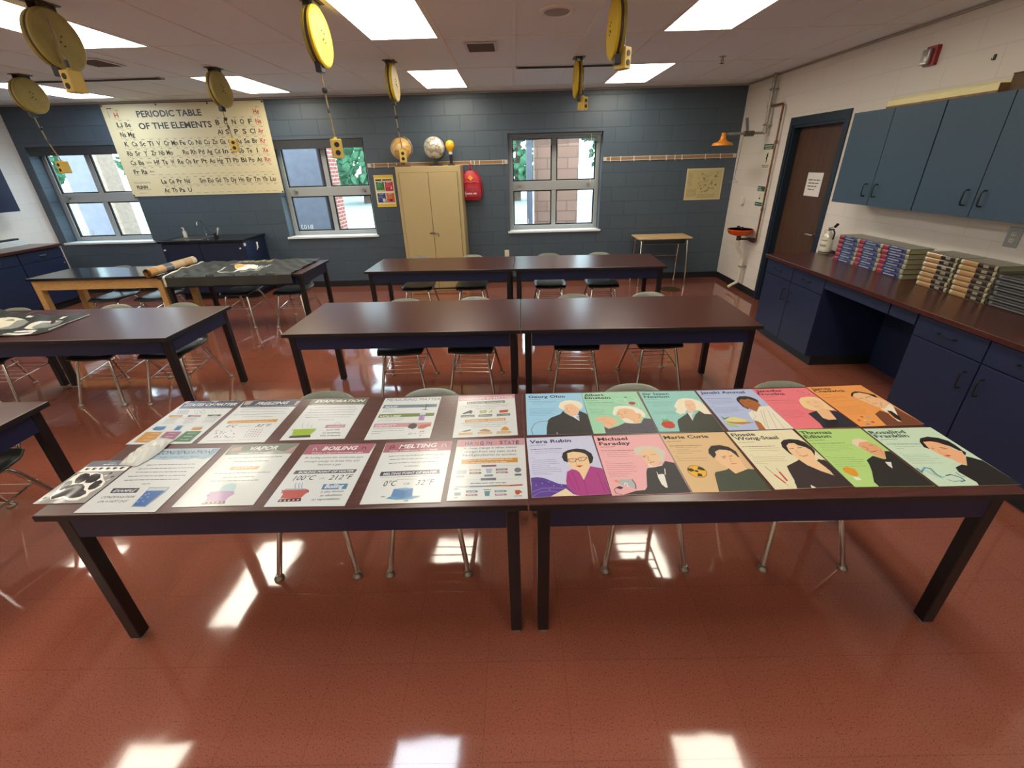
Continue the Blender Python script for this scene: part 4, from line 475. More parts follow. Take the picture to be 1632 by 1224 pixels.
# ================================================================== OUTSIDE
struct(MB().box(-40, 40, WY+0.35, 60, -0.22, -0.12).build('ground_outside', noisy('pale_paving', '8a9292', '9aa0a0', 0.8, 0.8)))
SPLIT = noisy('split_face_block', 'a38476', 'bda08e', 26, 0.9, 1.0)
GREYCOL = noisy('grey_column_render', '6c6c76', '74747e', 8, 0.8)
TANCOL = noisy('tan_block', '8c7868', '988474', 12, 0.85, 0.5)
def brick_mat(name, c1, c2, mo, w, h):
    m = mat(name, c1, 0.85); N, L, b = nodes(m); g = N.new('ShaderNodeNewGeometry'); sp = N.new('ShaderNodeSeparateXYZ'); cb = N.new('ShaderNodeCombineXYZ'); ad = N.new('ShaderNodeMath')
    L.new(g.outputs['Position'], sp.inputs[0]); L.new(sp.outputs['X'], ad.inputs[0]); L.new(sp.outputs['Y'], ad.inputs[1]); L.new(ad.outputs[0], cb.inputs[0]); L.new(sp.outputs['Z'], cb.inputs[1])
    mp = N.new('ShaderNodeMapping'); mp.inputs['Location'].default_value = (30, 10, 0); L.new(cb.outputs[0], mp.inputs[0])
    br = N.new('ShaderNodeTexBrick'); br.inputs['Scale'].default_value = 1; br.inputs['Brick Width'].default_value = w; br.inputs['Row Height'].default_value = h; br.inputs['Mortar Size'].default_value = 0.01
    for k, c in (('Color1', c1), ('Color2', c2), ('Mortar', mo)): br.inputs[k].default_value = (*lin(c), 1)
    L.new(mp.outputs[0], br.inputs['Vector']); L.new(br.outputs['Color'], b.inputs['Base Color'])
    return m
REDBRICK = brick_mat('red_brick', '8a4038', '944a40', 'a89888', 0.21, 0.075)
SPLITB = brick_mat('split_block_courses', '96705e', 'a27a68', '7c6052', 0.42, 0.21)
def column(label, x0, x1, y0, y1, m, cap=True):
    t = thing('porch_column', label, 'column', ((x0+x1)/2, (y0+y1)/2, -0.12), group='columns of the porch outside')
    w, d = (x1-x0)/2, (y1-y0)/2
    MB().box(-w, w, -d, d, 0.0, 3.4).build('shaft', m, t, bevel=0.01)
    MB().box(-w-0.03, w+0.03, -d-0.03, d+0.03, 3.4, 3.52).build('capital', GREYCOL, t, bevel=0.01)
    MB().box(-w-0.02, w+0.02, -d-0.02, d+0.02, 0.0, 0.2).build('plinth', GREYCOL, t)
    return t
column('pinkish split face block column outside the right window', 0.44, 1.36, 9.4, 9.9, SPLITB)
column('slim grey post outside the right window at the left', 0.27, 0.39, 9.2, 9.35, GREYCOL)
column('pale grey post in front of the wall outside the middle window', -5.10, -4.03, 9.4, 9.9, GREYCOL)
column('red brick column edge outside the middle window', -3.96, -3.84, 9.4, 9.9, REDBRICK)
column('wide grey column outside the left window', -9.36, -8.80, 9.4, 9.6, GREYCOL)
column('tan block column outside the left window', -8.70, -8.56, 9.4, 9.8, TANCOL)
rng = random.Random(3)
LEAF = noisy('tree_leaves', '2c5a3c', '4a7a58', 3, 0.8)
def tree(x, y, h, r, lab):
    t = thing('tree', lab, 'tree', (x, y, -0.12), group='trees beyond the parking lot')
    MB().tube([(0, 0, 0), (0.1, 0, h*0.3), (0, 0.1, h*0.6)], [0.22, 0.16, 0.08], 8).build('trunk', noisy('bark', '4a3c30', '5c4c3c', 6, 0.9), t, smooth=True)
    mb = MB()
    for _ in range(900):
        a = rng.uniform(0, 2*PI); u = rng.uniform(-1, 1); rr = r*(0.55+0.45*rng.random())
        c = Vector((math.cos(a)*math.sqrt(1-u*u)*rr, math.sin(a)*math.sqrt(1-u*u)*rr, h*0.52+u*h*0.44)); s = rng.uniform(0.18, 0.42)
        n = Vector((rng.uniform(-1, 1), rng.uniform(-1, 1), rng.uniform(-1, 1))).normalized(); e = n.orthogonal().normalized(); f = n.cross(e)
        pts = [c+(e*math.cos(q)+f*math.sin(q)*0.7)*s*rng.uniform(0.7, 1.1) for q in [k*PI/3 for k in range(6)]] + [c+n*s*0.5, c-n*s*0.4]
        mb.add([tuple(p) for p in pts], [(i, (i+1) % 6, 6) for i in range(6)] + [((i+1) % 6, i, 7) for i in range(6)])
    mb.build('crown', LEAF, t)
for i, (x, y, h, r) in enumerate([(-31.5, 28, 8, 3.6), (-24.0, 32, 9, 3.6), (-16.5, 30, 8.5, 3.6), (-16.5, 40, 9, 3.6), (-9, 27, 8, 3.4), (0.2, 26, 8.5, 3.2), (7.0, 26, 8, 3.2), (-9, 37, 9, 3.6)]):
    tree(x, y, h, r, ['leafy green tree far outside, seen at the left of the left window', 'second leafy tree outside the left window', 'leafy tree between columns outside the left window', 'leafy tree outside, left of the middle window view', 'leafy green tree outside the middle window right pane', 'leafy tree outside at the left pane of the right window', 'leafy tree outside at the right pane of the right window', 'tall leafy tree behind the others outside the middle window'][i])

# ================================================================== CEILING LIGHTS
LIGHTLAB = {}
def lens_mat(name, c, s):
    m = mat(name, 'e8e8e0', 0.4, emit=(1, 1, 1), estr=s); N, L, b = nodes(m); b.inputs['Emission Color'].default_value = (*c, 1)
    return m
WARML = lens_mat('warm_lens', LAMP_WARM, LAMP_STRENGTH); COOLL = lens_mat('cool_lens', LAMP_COOL, LAMP_STRENGTH)
CN = ['farthest left', 'left of centre', 'centre', 'right']; RN = ['nearest the blue wall', 'over the second table row', 'above the camera', 'behind the camera']
for j, ly in enumerate(LIGHT_Y):
    for i, lx in enumerate(LIGHT_X):
        t = thing('ceiling_light', '%s fluorescent ceiling panel, %s column, row %s' % ('cool white' if (i, j) in ((2, 2), (0, 0)) else 'warm white', CN[i], RN[j]), 'light', (lx, ly, CZ), group='fluorescent ceiling panels')
        fr = MB(); a, b = FT2/2-0.013, FT4/2-0.013
        for (x0, x1, y0, y1) in ((-a, a, -b, -b+0.018), (-a, a, b-0.018, b), (-a, -a+0.018, -b+0.018, b-0.018), (a-0.018, a, -b+0.018, b-0.018)): fr.box(x0, x1, y0, y1, -0.006, 0)
        fr.build('frame', TEE_M, t)
        MB().box(-a+0.018, a-0.018, -b+0.018, b-0.018, -0.004, -0.001).build('lens', COOLL if (i, j) in ((2, 2), (0, 0)) else WARML, t)

# ================================================================== CEILING FITTINGS
def vent(x, y, lab, w=0.145, d=0.165):
    t = thing('ceiling_vent', lab, 'vent', (x, y, CZ-0.0035), group='ceiling vents')
    f = MB()
    for (x0, x1, y0, y1) in ((-w, w, -d, -d+0.025), (-w, w, d-0.025, d), (-w, -w+0.025, -d+0.025, d-0.025), (w-0.025, w, -d+0.025, d-0.025)): f.box(x0, x1, y0, y1, -0.006, 0)
    f.build('frame', mat('vent_white', 'd8d4ce', 0.5), t)
    s = MB()
    for k in range(9):
        y0 = -d+0.03+k*(2*d-0.06)/8
        s.bar((-w+0.025, y0, -0.002), (w-0.025, y0, -0.002), 0.018, 0.0015, up=(0, 0.6, 0.8))
    s.build('louvre', mat('louvre_grey', '6a6866', 0.5), t)
    MB().box(-w+0.025, w-0.025, -d+0.025, d-0.025, 0.0005, 0.003).build('duct', DARKGAP, t)
vent(-0.265, 4.55, 'small square grey ceiling vent between the two centre lights')
vent(-3.93, 4.70, 'grey ceiling vent behind the large yellow reel at the left')
t = thing('ceiling_speaker', 'round white ceiling speaker near the top centre', 'speaker', (0.335, 3.64, CZ))
MB().lathe([(0.125, 0), (0.125, -0.008), (0.105, -0.014), (0.10, -0.008)], n=40).build('ring', TEE_M, t, smooth=True)
MB().lathe([(0.10, -0.006), (0.06, -0.014), (0.0, -0.016)], n=40).build('grille', mat('speaker_grille', 'a29c96', 0.7), t, smooth=True)
t = thing('sprinkler', 'small metal fire sprinkler head under the ceiling at the right', 'sprinkler', (2.24, 5.24, CZ))
MB().lathe([(0.035, 0), (0.035, -0.004), (0.012, -0.008), (0.010, -0.035), (0.0, -0.035)], n=18).build('escutcheon', STEEL, t, smooth=True)
MB().bar((-0.015, 0, -0.03), (-0.004, 0, -0.062), 0.004, 0.004).bar((0.015, 0, -0.03), (0.004, 0, -0.062), 0.004, 0.004).lathe([(0.022, -0.062), (0.022, -0.065)], n=14).build('deflector', mat('dark_brass', '5a4432', 0.4, 0.8), t)
for lab, x0, x1 in (('thin dark cable pair under the ceiling by the far right yellow reel', 0.06, 1.22), ('thin dark cable pair under the ceiling by the far left yellow reel', -5.60, -3.9)):
    t = thing('ceiling_cable', lab, 'cable', ((x0+x1)/2, 5.44, CZ), group='dark cables under the ceiling'); h = (x1-x0)/2
    MB().tube([(-h, 0, -0.010), (0, 0.0, -0.014), (h, 0, -0.010)], 0.006, 6).build('wire', BLACKM, t)
    MB().tube([(-h, 0.05, -0.010), (0, 0.05, -0.012), (h, 0.05, -0.010)], 0.006, 6).build('wire', BLACKM, t)
    MB().box(-h, -h+0.02, -0.02, 0.07, -0.012, 0).box(h-0.02, h, -0.02, 0.07, -0.012, 0).build('clip', STEEL, t)

# ------------------------------------------------------------------ cord reels
def reel(x, y, boxz, face, lab, boxrot, boxdx=0.0, boxdy=-0.02, loop=False, col=YELLOW):
    """flat disc in the y-z plane hung from a ceiling bracket; face=+1 shows the smooth side toward +x"""
    t = thing('cord_reel', lab, 'cord reel', (x, y, CZ), group='yellow cord reels on the ceiling')
    R = 0.170; cz = -0.192
    MB().box(-0.06, 0.06, -0.07, 0.07, -0.006, 0).box(-0.032, -0.027, -0.06, 0.06, -0.10, -0.006).box(0.027, 0.032, -0.06, 0.06, -0.10, -0.006).build('bracket', noisy('bracket_steel', '4a4030', '6a5a3a', 30, 0.5, metal=0.5), t)
    s = face
    MB().lathe([(R*0.97, 0.012*s), (R, 0.016*s), (R, 0.030*s), (R*0.93, 0.037*s), (R*0.90, 0.035*s), (R*0.3, 0.043*s), (0, 0.043*s)], (0, 0, cz), 44, 'x').build('cover', col, t, smooth=True)
    MB().lathe([(R*0.93, 0.012*s), (R*0.93, -0.004*s), (R*0.97, -0.008*s), (R*0.97, -0.026*s), (R*0.3, -0.03*s), (0, -0.03*s)], (0, 0, cz), 44, 'x').build('drum', noisy('drum_rim', '8a7a30', 'a08e3c', 20, 0.4, coat=0.2), t, smooth=True)
    MB().lathe([(R*0.95, 0.011*s), (R*0.95, -0.006*s)], (0, 0, cz), 44, 'x').build('wound_cord', noisy('dark_cord', '3a3020', '4c4028', 40, 0.5), t, smooth=True)
    sc = MB()
    for a, b in ((-0.02, 0.03), (0.01, 0.02), (-0.005, -0.01), (0.012, -0.03), (-0.02, -0.02)): sc.lathe([(0.005, 0.043*s), (0.004, 0.047*s), (0, 0.048*s)], (0, a, cz+b), 8, 'x')
    sc.build('screw', BLACKM, t)
    gy = -0.045; gz = cz-R-0.005
    MB().box(-0.02, 0.02, gy-0.03, gy+0.03, gz-0.03, gz+0.03).build('cord_guide', BLACKM, t, bevel=0.004)
    bz = boxz-CZ; bx, by = boxdx, gy+boxdy
    if not loop:
        MB().tube([(0, gy, gz-0.02), (bx*0.4, gy+boxdy*0.4, (gz+bz)/2), (bx, by, bz+0.07)], 0.0055, 8).build('cord', noisy('tan_cord', '8a7a50', '9a8a5e', 30, 0.5), t, smooth=True)
        q = 0.25; MB().lathe([(0, 0.022), (0.016, 0.012), (0.018, 0), (0.015, -0.012), (0, -0.02)], (bx*q, gy+boxdy*q, gz-0.02+(bz-gz)*q*0.9), 12).build('cord_stop', BLACKM, t, smooth=True)
        q = 0.5; MB().lathe([(0.006, 0.02), (0.010, 0.016), (0.010, -0.016), (0.006, -0.02)], (bx*q, gy+boxdy*q, gz+(bz-gz)*q), 10).build('cord_sleeve', mat('grey_sleeve', '3c4450', 0.5), t, smooth=True)
    else:
        MB().tube([(0, gy, gz-0.01), (bx*0.5, gy+boxdy*0.5, gz+0.06), (bx*0.8, by, -0.12), (bx*0.95, by, -0.09), (bx, by, -0.16), (bx, by, bz+0.07)], 0.0055, 8).build('cord', noisy('tan_cord', '8a7a50', '9a8a5e', 30, 0.5), t, smooth=True)
        MB().lathe([(0.006, 0.02), (0.010, 0.016), (0.010, -0.016), (0.006, -0.02)], (bx, by, bz+0.10), 10).build('cord_sleeve', mat('grey_sleeve', '3c4450', 0.5), t, smooth=True)
    # outlet box, turned about its cord
    c_, s_ = math.cos(boxrot), math.sin(boxrot)
    def R3(p): return (bx+p[0]*c_-p[1]*s_, by+p[0]*s_+p[1]*c_, bz+p[2])
    def rb(x0, x1, y0, y1, z0, z1):
        m = MB().box(x0, x1, y0, y1, z0, z1); m.v = [R3(p) for p in m.v]; return m
    o = rb(-0.036, 0.036, -0.042, 0.042, -0.062, 0.062).build('outlet_box', YELLOWB, t, bevel=0.005)
    rb(-0.012, 0.012, -0.012, 0.012, 0.058, 0.075).build('cord_grip', YELLOWB, o, bevel=0.004)
    for z in (0.026, -0.026):
        m = MB().lathe([(0.017, -0.0425), (0.017, -0.0455), (0, -0.0455)], (0, 0, z), 18, 'y'); m.v = [R3(p) for p in m.v]; m.build('socket', RUBBER, o)
    return t
reel(-2.89, 3.20, 2.43, 1, 'large shade-dulled yellow cord reel at the upper left, outlet box pulled up short', -0.25, 0.09, -0.03, True, noisy('shaded_yellow', '9c8c4a', 'a89850', 12, 0.45))  # left reels take a duller copy of the yellow, with shade put in the colour
reel(-1.26, 3.30, 2.01, 1, 'bright yellow cord reel near the top centre, its box before the middle window', 0.45, 0.0, 0.045)
reel(0.70, 3.32, 2.50, -1, 'yellow cord reel at the top right of centre, outlet box beside the right light', 0.75, 0.045, 0.02, True)
reel(-5.12, 5.12, 1.97, 1, 'far left yellow cord reel whose box hangs before the left window', -0.2, 0.09, -0.0, False, noisy('shaded_yellow', '9c8c4a', 'a89850', 12, 0.45))
reel(-3.06, 5.08, 2.14, 1, 'yellow cord reel whose box hangs before the periodic table', 0.35, 0.03, 0.0, False, noisy('shaded_yellow', '9c8c4a', 'a89850', 12, 0.45))
reel(-1.22, 5.00, 1.985, 1, 'slim yellow cord reel whose box hangs before the tan globe', 0.2, 0.03, 0.0)
reel(0.70, 5.10, 2.445, -1, 'small yellow cord reel above the right window, box hanging at ceiling height', 0.75, 0.055, 0.02, True)
# ================================================================== TABLES
def table_top_mb(w, d, h, th=0.030):
    return MB().box(0, w, 0, d, h-th, h)
def lab_table(loc, rz, label, w=1.76, d=0.765, h=TZ, group='mahogany topped lab tables', top=None):
    t = thing('lab_table', label, 'table', loc, rz, group)
    MB().box(0, w, 0, d, h-0.028, h).build('tabletop', top or MAHOG, t, bevel=0.002)
    e = MB(); q = 0.0015
    e.box(-q, w+q, -q, 0, h-0.027, h-0.002).box(-q, w+q, d, d+q, h-0.027, h-0.002).box(-q, 0, 0, d, h-0.027, h-0.002).box(w, w+q, 0, d, h-0.027, h-0.002)
    e.build('edge_band', EDGE, t)
    i = 0.030; a = 0.020
    MB().box(i+0.05, w-i-0.05, i, i+a, h-0.028-0.112, h-0.028).box(i+0.05, w-i-0.05, d-i-a, d-i, h-0.14, h-0.028).box(i, i+a, i+0.05, d-i-0.05, h-0.14, h-0.028).box(w-i-a, w-i, i+0.05, d-i-0.05, h-0.14, h-0.028).build('apron', NAVY, t)
    for x in (i, w-i-0.048):
        for y in (i, d-i-0.048):
            l = MB().box(x, x+0.048, y, y+0.048, 0.018, h-0.028).build('leg', DARKLEG, t, bevel=0.004)
            MB().lathe([(0.020, 0), (0.022, 0.006), (0.016, 0.020)], (x+0.024, y+0.024, 0), 14).build('glide', NICKEL, l, smooth=True)
    return t
A0, AM, AR, AY = -1.757, 0.0250, 1.8014, 1.127
lab_table((A0, AY+0.002*A0, 0), 0.0019, 'mahogany table in the front row at the left, covered with ten white matter posters', AM-A0-0.004, 0.783)
lab_table((AM+0.004, AY, 0), 0.0019, 'mahogany table in the front row at the right, covered with twelve coloured portrait posters', AR-AM-0.004, 0.783)
lab_table((-1.7497, 2.823+0.0287, 0), -0.0164, 'bare mahogany table in the second row, left of the centre gap', 1.772, 0.765)
lab_table((0.0275, 2.823-0.0004, 0), -0.0164, 'bare mahogany table in the second row, right of the centre gap', 1.750, 0.765)
lab_table((-1.7746, 4.752+0.0534, 0), -0.030, 'bare mahogany table in the third row, in front of the tan cabinet', 1.744, 0.72)
lab_table((-0.025, 4.752+0.0008, 0), -0.030, 'bare mahogany table in the third row, in front of the right window', 1.754, 0.72)
lab_table((-4.20, 4.79, 0), 0.0, 'dark topped table at the far left under a wrinkled black banner', 1.70, 0.77)
lab_table((-4.36, 2.85, 0), -0.006, 'left mahogany table in the second row, end of a black banner on it', 1.76, 0.765)
lab_table((-6.125, 2.865, 0), -0.006, 'mahogany table cut by the left edge of the photo, hidden under the black banner', 1.76, 0.765)
lab_table((-4.33, 1.17, 0), 0.0, 'mahogany table corner at the lower left edge beside the front row', 1.78, 0.775)
# oak leg table
t = thing('work_table', 'black topped oak table at the far left, holding one end of a rolled poster', 'table', (-5.86, 4.87, 0))
H = TZ; W_, D_ = 1.63, 0.58
MB().box(0, W_, 0, D_, H-0.03, H).build('tabletop', BLACKTOP, t, bevel=0.003)
MB().box(0.10, W_-0.10, 0.03, 0.052, H-0.15, H-0.03).box(0.10, W_-0.10, D_-0.052, D_-0.03, H-0.15, H-0.03).box(0.03, 0.052, 0.09, D_-0.09, H-0.15, H-0.03).box(W_-0.052, W_-0.03, 0.09, D_-0.09, H-0.15, H-0.03).build('apron', OAKX, t)
for x in (0.03, W_-0.10):
    for y in (0.022, D_-0.092): MB().bar((x+0.035, y+0.035, H-0.03), (x+0.035, y+0.035, 0), 0.07, 0.07, up=(0, 1, 0)).build('leg', OAK, t, bevel=0.004)
# student desk
t = thing('student_desk', 'small student desk with tan top and chrome legs by the map poster', 'desk', (2.32, 6.72, 0))
DH = 0.775
MB().prism([(-0.40, -0.22), (0.40, -0.22), (0.42, -0.20), (0.42, 0.20), (0.40, 0.22), (-0.40, 0.22), (-0.42, 0.20), (-0.42, -0.20)], DH-0.018, DH).build('desktop', noisy('maple_laminate', 'c8a878', 'd0b284', 10, 0.35, 0, (1, 6, 1)), t, bevel=0.003)
for s in (-1, 1):
    MB().tube([(s*0.37, -0.235, 0.01), (s*0.355, -0.17, DH-0.07), (s*0.35, -0.155, DH-0.035), (s*0.345, -0.12, DH-0.02), (s*0.345, 0.12, DH-0.02), (s*0.35, 0.155, DH-0.035), (s*0.355, 0.17, DH-0.07), (s*0.37, 0.235, 0.01)], 0.012, 10).build('leg', CHROME, t, smooth=True)
    for y in (-0.235, 0.235): MB().lathe([(0.018, 0), (0.018, 0.012), (0.012, 0.02)], (s*0.37, y, 0), 12).build('glide', NICKEL, t, smooth=True)
MB().tube([(-0.362, 0.2, 0.42), (0.362, 0.2, 0.42)], 0.009, 8).build('stretcher', CHROME, t, smooth=True)
MB().box(-0.33, 0.33, -0.17, 0.17, DH-0.10, DH-0.095).build('book_box', STEEL, t)
MB().box(-0.33, -0.326, -0.17, 0.17, DH-0.10, DH-0.018).box(0.326, 0.33, -0.17, 0.17, DH-0.10, DH-0.018).build('book_box_side', STEEL, t)

# ================================================================== CHAIRS
SEATM = noisy('charcoal_seat', '2c302f', '323635', 70, 0.3, 0.05)
def make_chair(label, group):
    t = thing('school_chair', label, 'chair', (0, 0, 0), 0, group)
    def seat(u, v):
        x = (u-0.5)*2; y = v
        w = 0.205*(1-0.10*abs(2*v-0.9)**3) * (0.97+0.03*math.cos(PI*(v-0.5)))
        px = x*w; ys = -0.225+0.425*v
        ys += 0.020*(abs(x)**3)*(1 if v < 0.3 else 0)*(0.3-v)/0.3
        z = 0.452 - 0.012*math.cos(x*PI/2)*math.sin(PI*v) + 0.006*abs(x)**2
        z -= 0.020*max(0, (0.18-v)/0.18)**2 + 0.010*max(0, abs(x)-0.8)/0.2
        z += 0.03*max(0, (v-0.86)/0.14)**2
        return (px, ys, z)
    MB().grid(19, 17, seat).build('seat', SEATM, t, smooth=True, solid=0.016, bevel=0.004)
    def back(u, v):
        x = (u-0.5)*2
        top = 1-0.30*abs(x)**3.2                 # rounded top corners
        bot = 0.12*abs(x)**3
        vv = bot+(top-bot)*v
        w = 0.205*(0.94+0.06*math.sin(PI*min(1, v*1.1)))
        z = 0.545+0.232*vv
        y = 0.205+0.055*vv - 0.045*x*x + 0.014*max(0, (v-0.85)/0.15)**2
        return (x*w, y, z)
    MB().grid(23, 13, back).build('backrest', SHELL, t, smooth=True, solid=0.014, bevel=0.003)
    for s in (-1, 1):
        l = MB().tube([(s*0.135, -0.02, 0.428), (s*0.137, -0.12, 0.428), (s*0.139, -0.15, 0.415), (s*0.142, -0.162, 0.39), (s*0.195, -0.245, 0.02)], 0.0125, 10).build('leg', CHROME, t, smooth=True)
        MB().lathe([(0.022, 0), (0.024, 0.004), (0.022, 0.012), (0.014, 0.020), (0.013, 0.030)], (s*0.197, -0.248, 0), 14).build('glide', NICKEL, l, smooth=True)
        l = MB().tube([(s*0.135, -0.02, 0.428), (s*0.14, 0.06, 0.428), (s*0.15, 0.10, 0.41), (s*0.158, 0.125, 0.37), (s*0.213, 0.262, 0.02)], 0.0125, 10).build('leg', CHROME, t, smooth=True)
        MB().lathe([(0.022, 0), (0.024, 0.004), (0.022, 0.012), (0.014, 0.020), (0.013, 0.030)], (s*0.214, 0.265, 0), 14).build('glide', NICKEL, l, smooth=True)
        MB().tube([(s*0.135, 0.08, 0.43), (s*0.137, 0.16, 0.435), (s*0.138, 0.20, 0.46), (s*0.138, 0.218, 0.52), (s*0.136, 0.236, 0.68)], 0.0105, 10).build('back_upright', CHROME, t, smooth=True)
    r = MB()
    def L1(s, q): return (s*(0.160+0.008*q), -0.195+q*0.375, 0.235+q*0.04)
    for s in (-1, 1): r.tube([L1(s, 0), L1(s, 1)], 0.006, 8)
    for k in range(6):
        q = 0.06+k*0.17; a, b = L1(-1, q), L1(1, q); r.tube([a, b], 0.0035, 6)
    r.build('book_rack', CHROME, t, smooth=True)
    return t
CH = [  # x, y, rz, label, group
 (-1.03, 1.695, 0.01, 'sage plastic chair pushed in behind the boiling poster, leftmost in the front row', 'front row chairs'),
 (-0.468, 1.70, -0.01, 'sage plastic chair whose curved back shows above the measuring matter poster', 'front row chairs'),
 (0.609, 1.70, 0.0, 'sage plastic chair whose back shows above the teal poster', 'front row chairs'),
 (1.390, 1.69, -0.01, 'sage plastic chair behind the pink poster, rightmost in the front row', 'front row chairs'),
 (-1.005, 3.385, 0.04, 'sage plastic chair in the second row, leftmost under the left table', 'second row chairs'),
 (-0.388, 3.385, -0.07, 'sage plastic chair in the second row, just left of the centre gap', 'second row chairs'),
 (0.512, 3.40, -0.06, 'sage plastic chair in the second row, just right of the centre gap', 'second row chairs'),
 (1.205, 3.40, 0.03, 'sage plastic chair in the second row, rightmost', 'second row chairs'),
 (-1.27, 5.35, 0.0, 'sage plastic chair in the third row before the tan cabinet, on the left', 'third row chairs'),
 (-0.575, 5.32, 0.0, 'sage plastic chair in the third row before the tan cabinet, on the right', 'third row chairs'),
 (0.44, 5.30, 0.0, 'sage plastic chair in the third row under the right window, on the left', 'third row chairs'),
 (1.105, 5.27, 0.0, 'sage plastic chair in the third row at the far right', 'third row chairs'),
 (-3.61, 5.335, -0.02, 'sage plastic chair under the banner table at the far left, the left one', 'chairs at the left tables'),
 (-2.915, 5.32, 0.0, 'sage plastic chair under the banner table at the far left, the right one', 'chairs at the left tables'),
 (-5.18, 5.20, 0.0, 'sage plastic chair under the oak table, the left one', 'chairs at the left tables'),
 (-4.58, 5.18, 0.0, 'sage plastic chair under the oak table, the right one', 'chairs at the left tables'),
 (-3.70, 3.43, 0.0, 'sage plastic chair under the left second row table, the left one', 'chairs at the left tables'),
 (-3.08, 3.43, 0.03, 'sage plastic chair under the left second row table, the right one', 'chairs at the left tables'),
 (-4.60, 3.40, 0.0, 'sage plastic chair at the left edge behind the shiny black banner', 'chairs at the left tables'),
 (-2.97, 1.72, 0.0, 'sage plastic chair under the table corner at the lower left', 'chairs at the left tables'),
]
ch0 = make_chair(CH[0][3], CH[0][4]); ch0.location = (CH[0][0], CH[0][1], 0); ch0.rotation_euler = (0, 0, CH[0][2])
for x, y, rz, lab, gr in CH[1:]: dup(ch0, (x, y, 0), rz, lab, gr)

# ================================================================== POSTERS ON THE FRONT TABLES
POSTERS = {
 'ohm': 'sky blue poster of a white haired man in a black coat',
 'einstein': 'mint green poster of a white haired man raising his hand beside an atom',
 'newton': 'teal poster of a man with long pale wavy hair beside a red apple',
 'ammal': 'lavender blue poster of a person in a white draped garment',
 'doudna': 'pink poster of a blond person in a dark jacket',
 'chadwick': 'orange poster of a man in a brown suit and dark tie',
 'rubin': 'pale violet poster of a person with glasses in a magenta top',
 'faraday': 'rose coloured poster of a grey haired man in a black coat',
 'curie': 'tan poster of a dark haired person beside a yellow radiation symbol',
 'wong': 'cream poster of a smiling person in a dark brown top',
 'edison': 'light green poster of a black suited man with an orange light bulb',
 'franklin': 'pale mint poster of a person in black above a blue helix',
 'states': 'white poster with three coloured boxes, lettered STATES OF MATTER',
 'freezing': 'white poster with a slate header lettered FREEZING',
 'evaporation': 'white poster with a green cooking pot, lettered EVAPORATION',
 'measuring': 'white poster with blue, green and pink bands, lettered MEASURING MATTER',
 'changes': 'white poster with a pink header lettered CHANGES IN MATTER, by the table gap',
 'condensation': 'white poster with a blue glass of water, lettered CONDENSATION',
 'vapor': 'white poster with a mauve pot, lettered VAPOR',
 'boiling': 'white poster with a red cooking pot, lettered BOILING',
 'melting': 'white poster with a melting blue ice cube, lettered MELTING',
 'changing': 'white poster with small arrows and a colour bar, lettered CHANGING STATE',
}
SIDE = {'wong': 'f0ead6'}
for k_, lab in POSTERS.items():
    cx_, cy_, an, w, h, bg, items = ART[k_]
    mb = MB(); mb.box(-w/2, w/2, -h/2, h/2, 0.0006, 0.0018, bg)
    draw(mb, items, 0.00185)
    o = mb.build('poster', PRINT if bg in ('eef0ea', 'e8eae2') else PRINTC, normals=False, loc=(cx_, cy_, TZ), rot=(0, 0, an))
    tag(o, lab, 'poster', 'portrait posters' if bg not in ('eef0ea', 'e8eae2') else 'matter posters')
# paw decal in its clear bag
cx_, cy_, an, w, h, bg, items = ART['decal']
mb = MB().box(-w/2, w/2, -h/2, h/2, 0.0006, 0.003, bg); draw(mb, items, 0.0031)
o = mb.build('decal_pack', attr_mat('shiny_pack', 0.18, coat=0.6, bump=0.5), normals=False, loc=(cx_, cy_, TZ), rot=(0, 0, an))
tag(o, 'grey pack with a large black paw print at the front table end', 'decal pack')
# clear bag of small pieces
t = thing('plastic_bag', 'crumpled clear plastic bag lying between the STATES OF MATTER and CONDENSATION posters', 'bag', (-1.620, 1.475, TZ+0.002), -0.15)
rg = random.Random(8)
def bagf(u, v):
    x = (u-0.5)*0.105*(0.78+0.3*math.sin(PI*min(v*1.2, 1)) - 0.25*max(0, v-0.75)); y = (v-0.5)*0.185
    e = math.sin(PI*u)**0.6*math.sin(PI*min(max(v, 0), 1))**0.5
    return (x, y, 0.004+e*(0.030+0.006*math.sin(u*13+v*7)*math.sin(v*17+u*5)+0.002*math.sin(u*31+v*23)))
MB().grid(30, 40, bagf).build('bag_film', CLEARP, t, smooth=True)
mb = MB()
for _ in range(60):
    u, v = rg.uniform(0.2, 0.8), rg.uniform(0.12, 0.85); p = bagf(u, v); a = rg.uniform(0, PI)
    z = p[2]*rg.uniform(0.25, 0.7)+0.003; dx, dy = math.cos(a)*0.011, math.sin(a)*0.011
    mb.bar((p[0]-dx, p[1]-dy, z), (p[0]+dx, p[1]+dy, z), 0.008, 0.003)
c = mb.build('filling', mat('white_bits', 'd8d4c4', 0.6), t); c['kind'] = 'stuff'
